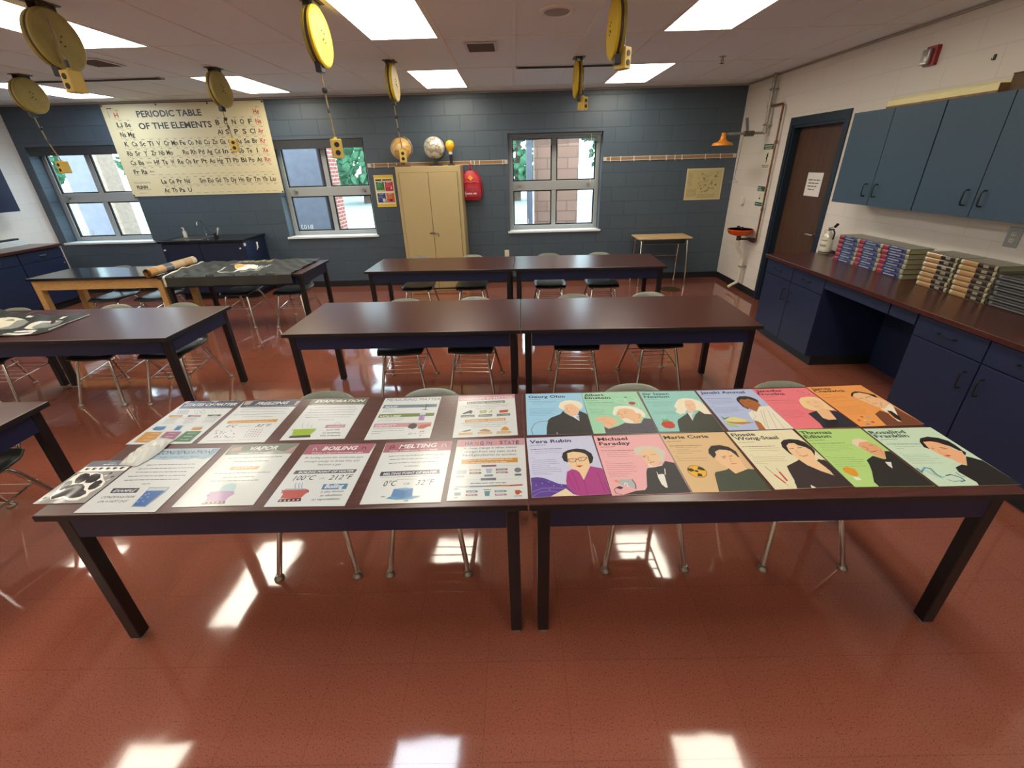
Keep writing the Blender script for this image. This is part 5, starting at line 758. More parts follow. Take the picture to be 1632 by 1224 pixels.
# ================================================================== FABRIC BANNERS
def inpoly(x, y, P):
    c = False; n = len(P)
    for i in range(n):
        (x1, y1), (x2, y2) = P[i], P[(i+1) % n]
        if (y1 > y) != (y2 > y) and x < (x2-x1)*(y-y1)/(y2-y1)+x1: c = not c
    return c
def near(x, y, P, t):
    for (x1, y1), (x2, y2) in zip(P, P[1:]):
        dx, dy = x2-x1, y2-y1; q = max(0, min(1, ((x-x1)*dx+(y-y1)*dy)/(dx*dx+dy*dy)))
        if math.hypot(x-x1-q*dx, y-y1-q*dy) < t: return True
    return False
BW = [(-3.60, 5.30), (-3.56, 5.36), (-3.47, 5.35), (-3.36, 5.31), (-3.24, 5.21), (-3.20, 5.10), (-3.27, 5.045), (-3.32, 5.0), (-3.368, 4.954), (-3.40, 4.944), (-3.42, 5.071), (-3.50, 5.147)]
BY = [(-3.60, 5.29), (-3.52, 5.33), (-3.40, 5.25), (-3.39, 5.14), (-3.48, 5.15)]
BL_ = [[(-3.60, 4.967), (-3.645, 5.198)], [(-3.576, 4.952), (-3.415, 4.886), (-3.392, 4.944)], [(-3.183, 5.048), (-3.2, 5.216)], [(-3.174, 5.099), (-3.123, 5.276)], [(-3.682, 5.361), (-3.624, 5.478)], [(-3.30, 4.93), (-3.15, 4.98), (-3.12, 5.10)]]
rw = random.Random(2); WV = [(rw.uniform(2, 16), rw.uniform(2, 14), rw.uniform(0, 6), rw.uniform(0.0006, 0.0022)) for _ in range(14)]
def wrinkle(x, y): return sum(a*math.sin(x*p+y*q+r) for p, q, r, a in WV)
BX0, BX1 = -4.14, -2.62
def ban(u, v):
    x = BX0+(BX1-BX0)*u + (0.02*math.sin(v*9) if u < 0.5 else 0) - 0.10*(1-u)**8*v
    s = v*0.93
    if s < 0.115: y = 4.79-0.010; z = TZ-0.115+s
    elif s < 0.13: y = 4.785; z = TZ+0.004
    else: y = 4.79+(s-0.13); z = TZ+0.012+wrinkle(x*3, y*3)+0.0015*math.sin(x*31)
    if v > 0.8 and u > 0.5: z += 0.02*abs(math.sin(x*9))*(v-0.8)*5*0.5
    y2 = y
    if s < 0.115: y2 = y-0.006-0.006*math.sin(x*17)*(0.115-s)/0.115
    return (x, y2, z)
def bancol(u, v):
    x, y, z = ban(u, v)
    if u < 0.018: return 'ded8c8'
    if v < 0.14: return '2e302b'
    if inpoly(x, y, BY): return 'e0a83c'
    if inpoly(x, y, BW): return 'e4e2d8'
    for P in BL_:
        if near(x, y, P, 0.010): return 'c8ccc6'
    if -3.66 < x < -3.20 and 5.47 < y < 5.55 and (math.sin(x*120)+math.sin(x*77+1)) > -0.5 and math.sin(y*150) > -0.8: return 'b8a25c'
    return '2c2f2c'
o = MB((-3.38, 5.15, 0)).grid(170, 110, ban, bancol).build('fabric_banner', CLOTH, smooth=True, solid=0.0015, loc=(-3.38, 5.15, 0), normals=False)
tag(o, 'wrinkled black banner with a white and yellow crest on the far left table', 'banner', 'black banners')
gm = MB((-4.13, 4.78, 0))
for x, y, z in ((-4.128, 4.768, TZ-0.09), (-4.128, 4.768, TZ-0.02)): gm.lathe([(0.008, 0), (0.008, -0.006), (0.004, -0.006)], (x, y, z), 12, 'y')
g = gm.build('grommet', STEEL, o, loc=(-4.13+3.38, 4.78-5.15, 0))
# banner at the left edge
OUT2 = [(-5.10, 3.60), (-4.741, 3.634), (-4.35, 3.50), (-4.065, 3.43), (-3.787, 3.414), (-3.715, 3.405), (-3.700, 3.23), (-3.665, 3.034), (-3.699, 2.965), (-3.97, 2.935), (-4.6, 2.93), (-5.10, 2.95)]
BIG = [(-4.62, 3.36), (-4.48, 3.405), (-4.415, 3.415), (-4.306, 3.385), (-4.19, 3.334), (-4.066, 3.262), (-4.039, 3.186), (-4.049, 3.109), (-4.119, 3.089), (-4.5, 3.10)]
BIGG = [(-4.136, 3.167), (-4.221, 3.308), (-4.182, 3.326), (-4.066, 3.262), (-4.039, 3.186), (-4.049, 3.109), (-4.119, 3.089), (-4.165, 3.13)]
EE = [(-3.953, 3.116), (-3.993, 3.196), (-3.985, 3.27), (-3.899, 3.306), (-3.792, 3.277), (-3.75, 3.206), (-3.765, 3.128), (-3.826, 3.076), (-3.89, 3.084)]
EG = [(-3.882, 3.111), (-3.93, 3.246), (-3.85, 3.281), (-3.792, 3.277), (-3.75, 3.206), (-3.765, 3.128), (-3.826, 3.076)]
MM = [[(-4.23, 3.38), (-4.261, 3.441), (-4.177, 3.405), (-4.179, 3.379)], [(-3.892, 3.333), (-3.905, 3.385), (-3.855, 3.38), (-3.853, 3.324)], [(-3.947, 3.028), (-3.959, 3.066), (-3.775, 3.054), (-3.77, 3.023)], [(-3.962, 2.970), (-3.955, 3.005), (-3.788, 3.006), (-3.771, 3.041), (-3.741, 2.972)]]
TR = [(-4.351, 3.331), (-4.326, 3.358), (-4.285, 3.347), (-4.236, 3.302)]
mb = MB((-4.3, 3.2, 0)); NX, NY = 200, 100
X0, X1, Y0, Y1 = -5.10, -3.66, 2.92, 3.64
idx = {}
for j in range(NY+1):
    for i in range(NX+1):
        x = X0+(X1-X0)*i/NX; y = Y0+(Y1-Y0)*j/NY
        idx[(i, j)] = len(mb.v); mb.v.append((x+4.3, y-3.2, TZ+0.007+0.7*wrinkle(x*2, y*2)))
for j in range(NY):
    for i in range(NX):
        x = X0+(X1-X0)*(i+.5)/NX; y = Y0+(Y1-Y0)*(j+.5)/NY
        if not inpoly(x, y, OUT2): continue
        c = '33352f'
        if inpoly(x, y, BIG): c = 'e2dfc8'
        if inpoly(x, y, BIGG): c = '8e918c'
        if inpoly(x, y, TR): c = '8a8a74'
        if inpoly(x, y, EE): c = 'dcdcd0'
        if inpoly(x, y, EG): c = '80847f'
        for P in MM:
            if inpoly(x, y, P): c = 'e2e2da'
        mb.f.append([idx[(i, j)], idx[(i+1, j)], idx[(i+1, j+1)], idx[(i, j+1)]]); mb.c.append(c)
o = mb.build('fabric_banner', attr_mat('shiny_fabric', 0.3), smooth=True, solid=0.0015, loc=(-4.3, 3.2, 0), normals=False)
tag(o, 'shiny black banner with white and grey curved shapes at the left edge', 'banner', 'black banners')
MB((-4.3, 3.2, 0)).tube([(-3.70, 3.06, TZ+0.006), (-3.71, 3.42, TZ+0.006)], 0.005, 8).build('hem_rod', STEEL, o)
# rolled poster
t = thing('rolled_poster', 'rolled up tan and grey poster tube lying across the end of the oak table', 'poster roll', (-4.275, 5.14, TZ), -0.02)
mb = MB(); bands = [('b88848', -0.37, -0.26), ('c8a070', -0.26, -0.14), ('5a6470', -0.14, -0.02), ('c4a884', -0.02, 0.16), ('b8956a', 0.16, 0.30), ('cdbfa4', 0.30, 0.37)]
for c, a, b in bands:
    n = 26; R_ = 0.050
    vs = [(R_*math.cos(2*PI*k/n), y, R_+0.003+R_*math.sin(2*PI*k/n)) for y in (a, b) for k in range(n)]
    for k in range(n):
        mb.add([vs[k], vs[(k+1) % n], vs[n+(k+1) % n], vs[n+k]], [(0, 1, 2, 3)], c if (k*7+int(a*50)) % 9 else 'a89478')
mb.build('outer_wrap', PRINTM, t, smooth=True)
mb = MB(); pts = []
for k in range(70):
    a = k*0.30; r = 0.048-0.0005*k; pts.append((r*math.cos(a), r*math.sin(a)))
for (x0, z0), (x1, z1) in zip(pts, pts[1:]): mb.add([(x0, -0.37, z0+0.053), (x1, -0.37, z1+0.053), (x1, 0.37, z1+0.053), (x0, 0.37, z0+0.053)], [(0, 1, 2, 3)])
mb.build('inner_coil', noisy('kraft', 'a87c48', '8a6238', 20, 0.7), t, smooth=True)

# ================================================================== BACK WALL
t = thing('periodic_table_banner', 'large cream PERIODIC TABLE OF THE ELEMENTS banner hanging high on the blue wall', 'wall chart', (-4.86, WY-0.012, 2.19))
CXp, CZp = -4.86, 2.19; PW, PH = 1.208, 0.638
mb = MB(); mb.box(-PW, PW, -PH, PH, -0.002, 0.0, 'ddd3ac')
P = lambda x, z: (x-CXp, z-CZp)
DK, RD, GY, LG = '3c3a36', 'b0483c', '9a9480', 'c2b894'
put_text(mb, 'PERIODIC TABLE', DK, P(-5.571, 2.655), P(-4.606, 2.655), 0.085, 0.0006, 0, 1)
put_text(mb, 'OF THE ELEMENTS', DK, P(-5.60, 2.497), P(-4.50, 2.497), 0.085, 0.0006, 0, 1)
put_text(mb, 'FLINN', DK, P(-5.958, 1.668), P(-5.79, 1.668), 0.045, 0.0006, 0, 2); put_text(mb, 'SCIENTIFIC', DK, P(-5.96, 1.645), P(-5.74, 1.645), 0.014, 0.0006, 0, 0)
rnd = random.Random(4)
words(mb, *P(-5.98, 1.745), *P(-5.72, 1.745), 0.008, 0.0006, GY, rnd); words(mb, *P(-5.98, 1.76), *P(-5.72, 1.76), 0.008, 0.0006, GY, rnd); words(mb, *P(-5.96, 1.60), *P(-5.82, 1.60), 0.008, 0.0006, GY, rnd); words(mb, *P(-5.99, 2.775), *P(-5.90, 2.775), 0.014, 0.0006, DK, rnd)
strip(mb, [P(-5.985, 2.74), P(-5.985, 2.66)], 0.010, 0.0006, GY)
ROWS = ["H . . . . . . . . . . . . . . . . He", "Li Be . . . . . . . . . . B C N O F Ne", "Na Mg . . . . . . . . . . Al Si P S Cl Ar", "K Ca Sc Ti V Cr Mn Fe Co Ni Cu Zn Ga Ge As Se Br Kr",
        "Rb Sr Y Zr Nb Mo _ Ru Rh Pd Ag Cd In Sn Sb Te I Xe", "Cs Ba La-Lu Hf Ta W Re Os Ir Pt Au Hg Tl Pb Bi Po At Rn", "Fr Ra Ac-Lr _ _ _ _ _ _ _ _ _ _ _ _ _ _ _",
        ". . . La Ce Pr Nd _ Sm Eu Gd Tb Dy Ho Er Tm Yb Lu", ". . . Ac Th Pa U _ _ _ _ _ _ _ _ _ _ _"]
px_, pz_ = 0.1228, 0.1295
zr = [2.695, 2.566, 2.437, 2.307, 2.177, 2.047, 1.918, 1.770, 1.640]
for r, row in enumerate(ROWS):
    for c, s in enumerate(row.split()):
        if s == '.': continue
        x = -5.878+c*px_ + (0.008 if r > 6 else 0); z = zr[r]
        for a, b in (((x-px_/2, z-0.064), (x+px_/2, z-0.064)), ((x-px_/2, z+0.064), (x+px_/2, z+0.064)), ((x-px_/2, z-0.064), (x-px_/2, z+0.064)), ((x+px_/2, z-0.064), (x+px_/2, z+0.064))): strip(mb, [P(*a), P(*b)], 0.0022, 0.0004, LG)
        words(mb, *P(x+0.005, z+0.050), *P(x+0.045, z+0.050), 0.012, 0.0006, GY, rnd); words(mb, *P(x-0.035, z-0.052), *P(x+0.03, z-0.052), 0.008, 0.0006, GY, rnd)
        if s == '_': continue
        sm = '-' in s; w = 0.075 if sm else (0.017 if s == 'I' else (0.060 if len(s) == 1 else (0.096 if s in ('Mn', 'Mo', 'Mg', 'Cm', 'Sm', 'Tm') else 0.084)))
        h = 0.028 if sm else 0.066
        put_text(mb, s, RD if c == 17 and s not in ('Lu',) or s == 'H' else DK, P(x-w/2, z-h/2-0.004), P(x+w/2, z-h/2-0.004), h, 0.0006, 0, 1)
mb.build('printed_sheet', attr_mat('vinyl_print', 0.45, bump=0.15), t, rot=BACKROT, normals=False)
for x, z in ((-1.19, 0.62), (1.19, 0.62), (1.19, -0.62), (-1.19, -0.62), (-0.38, 0.62), (0.38, 0.62)):
    MB().lathe([(0.012, 0.0), (0.012, -0.005), (0.005, -0.006), (0, -0.004)], (x, -0.001, z), 14, 'y').build('grommet', mat('dark_grommet', '4a4a48', 0.4, 0.7), t)

# tack rails with hooks
def rail(x0, x1, hooks, lab):
    t = thing('tack_rail', lab, 'wall rail', ((x0+x1)/2, WY, 1.912), group='tack rails on the blue wall'); h = (x1-x0)/2
    MB().box(-h, h, -0.012, 0, 0.020, 0.028).box(-h, h, -0.014, 0, -0.030, -0.022).box(-h, -h+0.05, -0.013, 0, -0.022, 0.020).box(h-0.05, h, -0.013, 0, -0.022, 0.020).build('metal_frame', mat('rail_white', 'c8c2b6', 0.4), t)
    MB().box(-h+0.05, h-0.05, -0.008, -0.001, -0.022, 0.020).build('cork_strip', noisy('cork', '8e6a48', 'a07c58', 80, 0.9), t)
    for x in hooks:
        xx = x-(x0+x1)/2
        MB().bar((xx, -0.016, 0.032), (xx, -0.016, -0.030), 0.012, 0.004).tube([(xx, -0.016, -0.030), (xx, -0.026, -0.045), (xx, -0.040, -0.038), (xx, -0.042, -0.026)], 0.003, 6).build('hook', WHITEPL, t)
rail(-2.263, -0.085, (-2.16, -1.94, -1.81, -0.655, -0.60, -0.52, -0.16), 'cream tack rail on the blue wall behind the globes')
rail(1.398, 3.447, (1.507, 1.664, 1.87, 2.116, 2.369, 2.50, 2.61, 2.97, 3.20), 'cream tack rail with white hooks on the blue wall right of the right window')

# small yellow poster
mb = MB(); W2, H2 = 0.154, 0.239; mb.box(-W2, W2, -H2, H2, -0.001, 0, 'e0c43c')
mb.flat([(-0.148, 0.150), (0.148, 0.150), (0.148, -0.195), (-0.148, -0.195)], 0.0003, 'e6e0cc')
mb.flat([(-0.148, 0.20), (0.148, 0.20), (0.148, 0.148), (-0.148, 0.148)], 0.0003, 'e4d6a4')
words(mb, -0.125, 0.165, 0.12, 0.165, 0.030, 0.0005, '34322e', random.Random(1))
for (x0, z0, c) in ((-0.132, 0.0, '3e7a4e'), (0.008, 0.0, 'c03a4a'), (-0.132, -0.170, '2c4a86'), (0.008, -0.170, 'cc6438')):
    mb.flat([(x0, z0+0.14), (x0+0.13, z0+0.14), (x0+0.13, z0), (x0, z0)], 0.0005, c)
    words(mb, x0+0.03, z0+0.128, x0+0.10, z0+0.128, 0.010, 0.0007, 'e8e4d8', rnd)
    for k in range(3): words(mb, x0+0.015, z0+0.10-k*0.018, x0+0.085, z0+0.10-k*0.018, 0.008, 0.0007, {'3e7a4e': '86b48c', 'c03a4a': 'e08a90', '2c4a86': '8a9cc4', 'cc6438': 'e8a880'}[c], rnd)
mb.flat([(-0.125, 0.018), (-0.01, 0.018), (-0.01, 0.006), (-0.125, 0.006)], 0.0007, 'd8d070')
mb.flat([(0.095, 0.03), (0.105, 0.09), (0.118, 0.03)], 0.0007, 'e8d8d0'); mb.flat([(-0.035+0.025*math.cos(a*PI/8), -0.135+0.03*math.sin(a*PI/8)) for a in range(16)], 0.0007, 'ddd6c4')
mb.flat([(0.06, -0.12), (0.10, -0.12), (0.10, -0.155), (0.06, -0.155)], 0.0007, '3a2c5c')
tag(mb.build('poster', PRINTM, rot=BACKROT, loc=(-2.047, WY-0.003, 1.532), normals=False), 'small yellow edged poster with green, red, blue and orange squares left of the tan cabinet', 'poster')
# map poster
mb = MB(); W2, H2 = 0.289, 0.233; mb.box(-W2, W2, -H2, H2, -0.001, 0, 'cfc398')
rnd = random.Random(12)
mb.flat([(-W2+0.02, H2-0.02), (W2-0.02, H2-0.02), (W2-0.02, -H2+0.02), (-W2+0.02, -H2+0.02)], 0.0003, 'c0b384')
for k in range(9): words(mb, -0.25, 0.16-k*0.022, -0.19, 0.16-k*0.022, 0.008, 0.0005, '8c8058', rnd)
for k in range(6): words(mb, -0.25, -0.07-k*0.02, -0.11, -0.07-k*0.02, 0.008, 0.0005, '8c8058', rnd)
for k in range(46):
    a, b = rnd.uniform(-0.14, 0.20), rnd.uniform(-0.12, 0.17); s = rnd.uniform(0.006, 0.02)
    mb.flat([(a-s, b-s*0.7), (a+s, b-s*0.6), (a+s*0.8, b+s), (a-s*0.7, b+s*0.8)], 0.0005+k*1e-5, rnd.choice(['a39668', '958a60', 'b0a478', '84784e']))
for k in range(12):
    a, b = rnd.uniform(-0.16, 0.1), rnd.uniform(-0.14, 0.14); strip(mb, [(a, b), (a+rnd.uniform(0.03, 0.12), b+rnd.uniform(-0.04, 0.04))], 0.003, 0.0012, '8c8058')
for k in range(5): words(mb, -0.08, -0.15-k*0.014, 0.2, -0.15-k*0.014, 0.007, 0.0005, '9a8a64', rnd)
tag(mb.build('map_poster', PRINTM, rot=BACKROT, loc=(3.012, WY-0.003, 1.507), normals=False), 'yellowed map poster on the blue wall under the right tack rail', 'poster')

# outlet on the blue wall
def outlet(loc, rz, lab, m, w=0.036, h=0.060):
    t = thing('wall_outlet', lab, 'outlet', loc, rz, 'wall outlets')
    MB().box(-w, w, -0.006, 0, -h, h).build('cover_plate', m, t, bevel=0.002)
    for z in (0.022, -0.022):
        s = MB().box(-0.016, 0.016, -0.009, -0.006, z-0.014, z+0.014).build('receptacle', mat('ivory', 'd8d0b8', 0.4), t, bevel=0.003)
        MB().box(-0.008, -0.006, -0.0095, -0.009, z-0.004, z+0.007).box(0.006, 0.008, -0.0095, -0.009, z-0.004, z+0.007).build('slot', RUBBER, s)
outlet((-0.14, WY, 0.495), 0, 'small ivory outlet low on the blue wall right of the tan cabinet', mat('ivory', 'd8d0b8', 0.4))
outlet((RX, 2.935, 1.325), PI/2*3, 'steel outlet plate on the cream wall above the tan and brown book stacks', STEEL, 0.045, 0.068)

# red backpack
t = thing('backpack', 'red school backpack with a yellow diamond patch hanging from the tack rail', 'backpack', (-0.665, WY-0.015, 1.37))
BK = noisy('red_nylon', 'b02230', 'c02c3a', 20, 0.5, 0.1)
def bag_surface(w, d, h, top):
    def f(u, v):
        a = 2*PI*u; c, s = math.cos(a), math.sin(a); e = lambda q, p: math.copysign(abs(q)**p, q)
        k = 1 if v < 0.55 else max(0.0, 1-((v-0.55)/0.45)**2.2*(1-top))
        b = min(1, 0.80+v*1.6)
        if v > 0.999 or v < 0.001: k = 0.001
        return (w*e(c, 0.5)*k*b*(1+0.01*math.sin(v*30)), -d/2+d/2*e(s, 0.6)*max(k, 0.05)*b, h*v)
    return f
bs = bag_surface(0.155, 0.13, 0.43, 0.30)
MB().grid(41, 30, lambda u, v: bs(u, min(1, max(0, (v-0.03)/0.94)))).build('body', BK, t, smooth=True)
MB().grid(41, 12, lambda u, v: (lambda p: (p[0], p[1]-0.075, p[2]+0.03))(bag_surface(0.125, 0.07, 0.17, 0.75)(u, v))).build('front_pocket', noisy('red_nylon_dark', '96222e', 'a62a38', 20, 0.5, 0.1), t, smooth=True)
MB().tube([(-0.12, -0.135, 0.255), (-0.06, -0.142, 0.275), (0.0, -0.143, 0.262), (0.06, -0.142, 0.275), (0.12, -0.135, 0.255)], 0.005, 8).build('zip', mat('red_zip', 'd86070', 0.4), t)
MB().tube([(-0.03, -0.03, 0.41), (-0.012, -0.03, 0.50), (0.0, -0.035, 0.535), (0.012, -0.03, 0.50), (0.03, -0.03, 0.41)], 0.007, 8).build('hang_loop', BK, t, smooth=True)
for s in (-1, 1): MB().tube([(s*0.03, -0.02, 0.42), (s*0.09, -0.01, 0.40), (s*0.145, -0.012, 0.30), (s*0.160, -0.02, 0.16), (s*0.150, -0.02, 0.05)], 0.014, 8).build('shoulder_strap', BK, t, smooth=True)
MB().prism([(-0.045, 0.33), (0, 0.368), (0.045, 0.325), (0.008, 0.285)], -0.137, -0.131, plane='xz').build('patch', mat('yellow_patch', 'f0a838', 0.5), t)
mb = MB(); words(mb, -0.075, 0.10, 0.08, 0.10, 0.030, 0, 'e8b8b8', random.Random(3)); strip(mb, [(-0.085, 0.13), (-0.095, 0.10), (-0.08, 0.085), (-0.088, 0.05)], 0.010, 0, 'e8b8b8')
mb.build('logo_print', PRINTM, t, loc=(0, -0.149, 0.0), rot=BACKROT, normals=False)

# tan cabinet
t = thing('storage_cabinet', 'tall tan metal cabinet with two doors against the blue wall', 'cabinet', (-1.252, 6.605, 0))
MB().box(-0.478, 0.478, 0, 0.44, 0.0, 1.88).build('body', TANMET, t, bevel=0.006)
MB().box(-0.43, 0.43, -0.003, 0.0, 0.03, 1.80).build('gap', mat('dark_tan_gap', '4a3e26', 0.6), t)
for s in (-1, 1):
    d = MB().box(min(s*0.003, s*0.425), max(s*0.003, s*0.425), -0.018, -0.003, 0.06, 1.795).build('door', TANMET, t, bevel=0.003)
    hh = MB()
    for z in (0.3, 0.95, 1.55): hh.tube([(s*0.432, -0.014, z-0.03), (s*0.432, -0.014, z+0.03)], 0.005, 8)
    hh.build('hinge', TANMET, d)
MB().box(-0.045, 0.055, -0.024, -0.018, 0.915, 0.945).tube([(0.04, -0.024, 0.93), (0.04, -0.045, 0.93), (0.075, -0.05, 0.93), (0.08, -0.045, 0.88)], 0.006, 8).lathe([(0.012, -0.018), (0.012, -0.030), (0, -0.03)], (-0.045, 0, 0.93), 12, 'y').build('handle', CHROME, t)
# globes
def globe(x, lab, cols, seed, base):
    t = thing('globe', lab, 'globe', (x, 6.80, 1.88), group='globes on the tan cabinet')
    m = mat('globe_map_%d' % seed, cols[0], 0.35); N, L, b = nodes(m)
    tc = N.new('ShaderNodeTexCoord'); nz = N.new('ShaderNodeTexNoise'); nz.inputs['Scale'].default_value = 9; nz.inputs['Detail'].default_value = 7
    mp = N.new('ShaderNodeMapping'); mp.inputs['Location'].default_value = (seed, seed*2, 0); L.new(tc.outputs['Object'], mp.inputs[0]); L.new(mp.outputs[0], nz.inputs['Vector'])
    cr = N.new('ShaderNodeValToRGB'); e = cr.color_ramp.elements; e[0].position = 0.38; e[1].position = 0.62
    e[0].color = (*lin(cols[0]), 1); e[1].color = (*lin(cols[2]), 1); q = e.new(0.51); q.color = (*lin(cols[1]), 1); q = e.new(0.49); q.color = (*lin(cols[0]), 1)
    L.new(nz.outputs[0], cr.inputs[0]); L.new(cr.outputs[0], b.inputs['Base Color'])
    R_ = 0.152; zc = 0.245
    prof = [(R_*math.sin(PI*k/24), -R_*math.cos(PI*k/24)) for k in range(25)]; prof[0] = (0, -R_); prof[-1] = (0, R_)
    MB().lathe(prof, (0, 0, zc), 48).build('sphere', m, t, smooth=True)
    if base: MB().box(-0.10, 0.10, -0.06, 0.06, 0, 0.018).bar((0, 0, 0.018), (0, 0, 0.10), 0.05, 0.03).build('stand', noisy('stand_wood', '4a3828', '6a4e34', 10, 0.5), t, bevel=0.003)
    else: MB().lathe([(0.105, 0), (0.105, 0.012), (0.03, 0.022), (0.02, 0.10), (0, 0.10)], (0, 0, 0), 30).build('stand', BLACKM, t, smooth=True)
    pts = [(0.168*math.cos(a), 0.0, zc+0.168*math.sin(a)) for a in [math.radians(q) for q in range(-95, 80, 12)]]
    MB().tube(pts, 0.005, 8).build('meridian', BLACKM if not base else STEEL, t)
globe(-1.65, 'tan and ochre relief globe on the left of the tan cabinet', ('c9a565', 'a87434', 'd8bc80'), 3, True)
globe(-1.158, 'white and grey globe on the middle of the tan cabinet', ('c6c9bf', '8a6a5e', 'a8b09a'), 8, False)
t = thing('model_light_bulb', 'yellow ball shaped bulb model on a dark stand, right end of the tan cabinet', 'bulb model', (-0.925, 6.80, 1.88))
MB().lathe([(0.0, 0.345), (0.03, 0.338), (0.056, 0.315), (0.068, 0.28), (0.064, 0.245), (0.045, 0.21), (0.028, 0.19), (0.026, 0.175), (0, 0.175)], n=32).build('bulb', mat('amber_bulb', 'e8ac1c', 0.2, coat=0.5), t, smooth=True)
MB().lathe([(0.026, 0.19), (0.028, 0.18), (0.026, 0.17), (0.028, 0.16), (0.024, 0.15), (0, 0.15)], n=20).build('screw_cap', WHITEPL, t, smooth=True)
MB().lathe([(0.022, 0.15), (0.022, 0.02), (0.05, 0.014), (0.055, 0.0), (0, 0)], n=24).build('stand', BLACKM, t, smooth=True)

# ================================================================== SINK CABINET AND LEFT COUNTER
t = thing('sink_cabinet', 'low dark blue sink cabinet against the blue wall under the periodic table', 'cabinet', (-5.43, 6.41, 0))
MB().box(0.02, 1.28, 0.05, 0.63, 0.10, 0.90).build('body', CAB_BLUE, t)
MB().box(0.05, 1.25, 0.10, 0.60, 0.0, 0.10).build('toe_kick', DARKGAP, t)
for a, b in ((0.025, 0.60), (0.61, 1.275)):
    d = MB().box(a, b, 0.028, 0.05, 0.12, 0.88).build('door', CAB_BLUE, t, bevel=0.002)
    MB().lathe([(0.012, 0.028), (0.012, 0.010), (0.0, 0.006)], (b-0.05 if a > 0.5 else a+0.04, 0, 0.80), 12, 'y').build('knob', WHITEPL, d)
MB().box(0, 1.30, 0, 0.64, 0.90, 0.935).build('worktop', BLACKTOP, t, bevel=0.003)
MB().box(0.16, 0.62, 0.10, 0.50, 0.935, 0.940).build('sink_rim', STEEL, t, bevel=0.002)
MB().box(0.20, 0.58, 0.14, 0.46, 0.940, 0.9412).build('basin', mat('sink_dark', '3c3e3c', 0.4), t)
MB().tube([(0.39, 0.56, 0.935), (0.39, 0.56, 1.10), (0.39, 0.53, 1.16), (0.39, 0.47, 1.175), (0.39, 0.42, 1.15), (0.39, 0.41, 1.11)], 0.009, 10).lathe([(0.024, 0), (0.024, 0.02), (0.012, 0.03)], (0.39, 0.56, 0.935), 14).build('faucet', CHROME, t, smooth=True)
MB().box(1.2805, 1.283, 0.36, 0.40, 0.74, 0.84).bar((1.283, 0.40, 0.83), (1.283, 0.34, 0.72), 0.012, 0.003).build('peeling_sticker', WHITEP, t)
MB().box(1.27, 1.287, 0.045, 0.085, 0.83, 0.87).build('corner_latch', WHITEPL, t)
t = thing('soap_bottle', 'small clear soap bottle standing by the faucet on the sink cabinet', 'bottle', (-5.23, 6.76, 0.935))
MB().lathe([(0.026, 0), (0.028, 0.01), (0.028, 0.09), (0.012, 0.11), (0.012, 0.125), (0, 0.125)], n=18).build('bottle_body', CLEARP, t, smooth=True)
MB().lathe([(0.010, 0.125), (0.010, 0.15), (0, 0.15)], n=12).bar((0, 0, 0.155), (0, -0.035, 0.155), 0.01, 0.008).build('pump', WHITEPL, t)
t = thing('brush_cup', 'dark cup of brushes standing on the sink cabinet', 'cup', (-4.73, 6.74, 0.935))
MB().lathe([(0.030, 0), (0.034, 0.06), (0.031, 0.06), (0.028, 0.005), (0, 0.005)], n=20).build('cup', BLACKM, t, smooth=True)
for a, b, m in ((0.03, 0.02, WHITEPL), (-0.035, 0.0, STEEL), (0.055, -0.01, WHITEPL)): MB().bar((a*0.3, b, 0.01), (a*1.4, b, 0.14), 0.008, 0.008).build('brush', m, t)

def base_cab(lab, x, y0, y1, side, drawers, h, doors=2, depth=0.59, col=CAB_BLUE, dh=0.155, handle='bar', name='base_cabinet', group='blue base cabinets'):
    """cabinet run along y; side=-1: front faces -x (right wall), +1 faces +x (left wall). x = front plane"""
    t = thing(name, lab, 'cabinet', (x, y0, 0), 0, group); L_ = y1-y0; s = -side
    def B(a, b, c, d, e, f): return MB().box(min(s*a, s*b), max(s*a, s*b), c, d, e, f)
    B(0.02, depth, 0, L_, 0.10, h-0.002).build('body', DARKGAP if False else col, t)
    B(0.06, depth, 0.0, L_, 0.0, 0.10).build('toe_kick', BASEB, t)
    n = len(drawers); w = L_/n
    for k in range(n):
        a, b = k*w+0.004, (k+1)*w-0.004
        if drawers[k]:
            d = B(0, 0.02, a, b, h-dh, h-0.012).build('drawer', col, t, bevel=0.0015); zt = h-dh-0.008
            m = (a+b)/2; z = h-dh/2-0.004
            if handle == 'bar': MB().tube([(0, m-0.055, z), (-s*0.028, m-0.055, z), (-s*0.032, m-0.045, z), (-s*0.032, m+0.045, z), (-s*0.028, m+0.055, z), (0, m+0.055, z)], 0.0045, 8).build('handle', BLACKM, d, smooth=True)
            else: MB().box(min(0, -s*0.02), max(0, -s*0.02), m-0.045, m+0.045, z-0.006, z+0.006).build('handle', STEEL, d, bevel=0.003)
        else: zt = h-0.012
        d = B(0, 0.02, a, b, 0.105, zt).build('door', col, t, bevel=0.0015)
        yk = b-0.05 if k % 2 == 0 else a+0.05
        if handle == 'bar': MB().tube([(0, yk, zt-0.08), (-s*0.028, yk, zt-0.08), (-s*0.033, yk, zt-0.095), (-s*0.033, yk, zt-0.175), (-s*0.028, yk, zt-0.19), (0, yk, zt-0.19)], 0.0045, 8).build('handle', BLACKM, d, smooth=True)
        else: MB().lathe([(0.010, 0), (0.012, -s*0.018), (0, -s*0.022)], (0, yk, zt-0.08), 12, 'x').build('knob', STEEL, d)
        MB().box(min(-s*0.0, s*0.001), max(0, s*0.001), a, b, zt-0.0008, zt+0.0008)
    return t
base_cab('blue base cabinet at the far end of the left counter, drawer over one door', -7.0, 5.875, 6.485, 1, [True], 0.90, handle='knob')
base_cab('blue base cabinet on the left counter run, second from the blue wall', -7.0, 4.70, 5.870, 1, [True, True], 0.90, handle='knob')
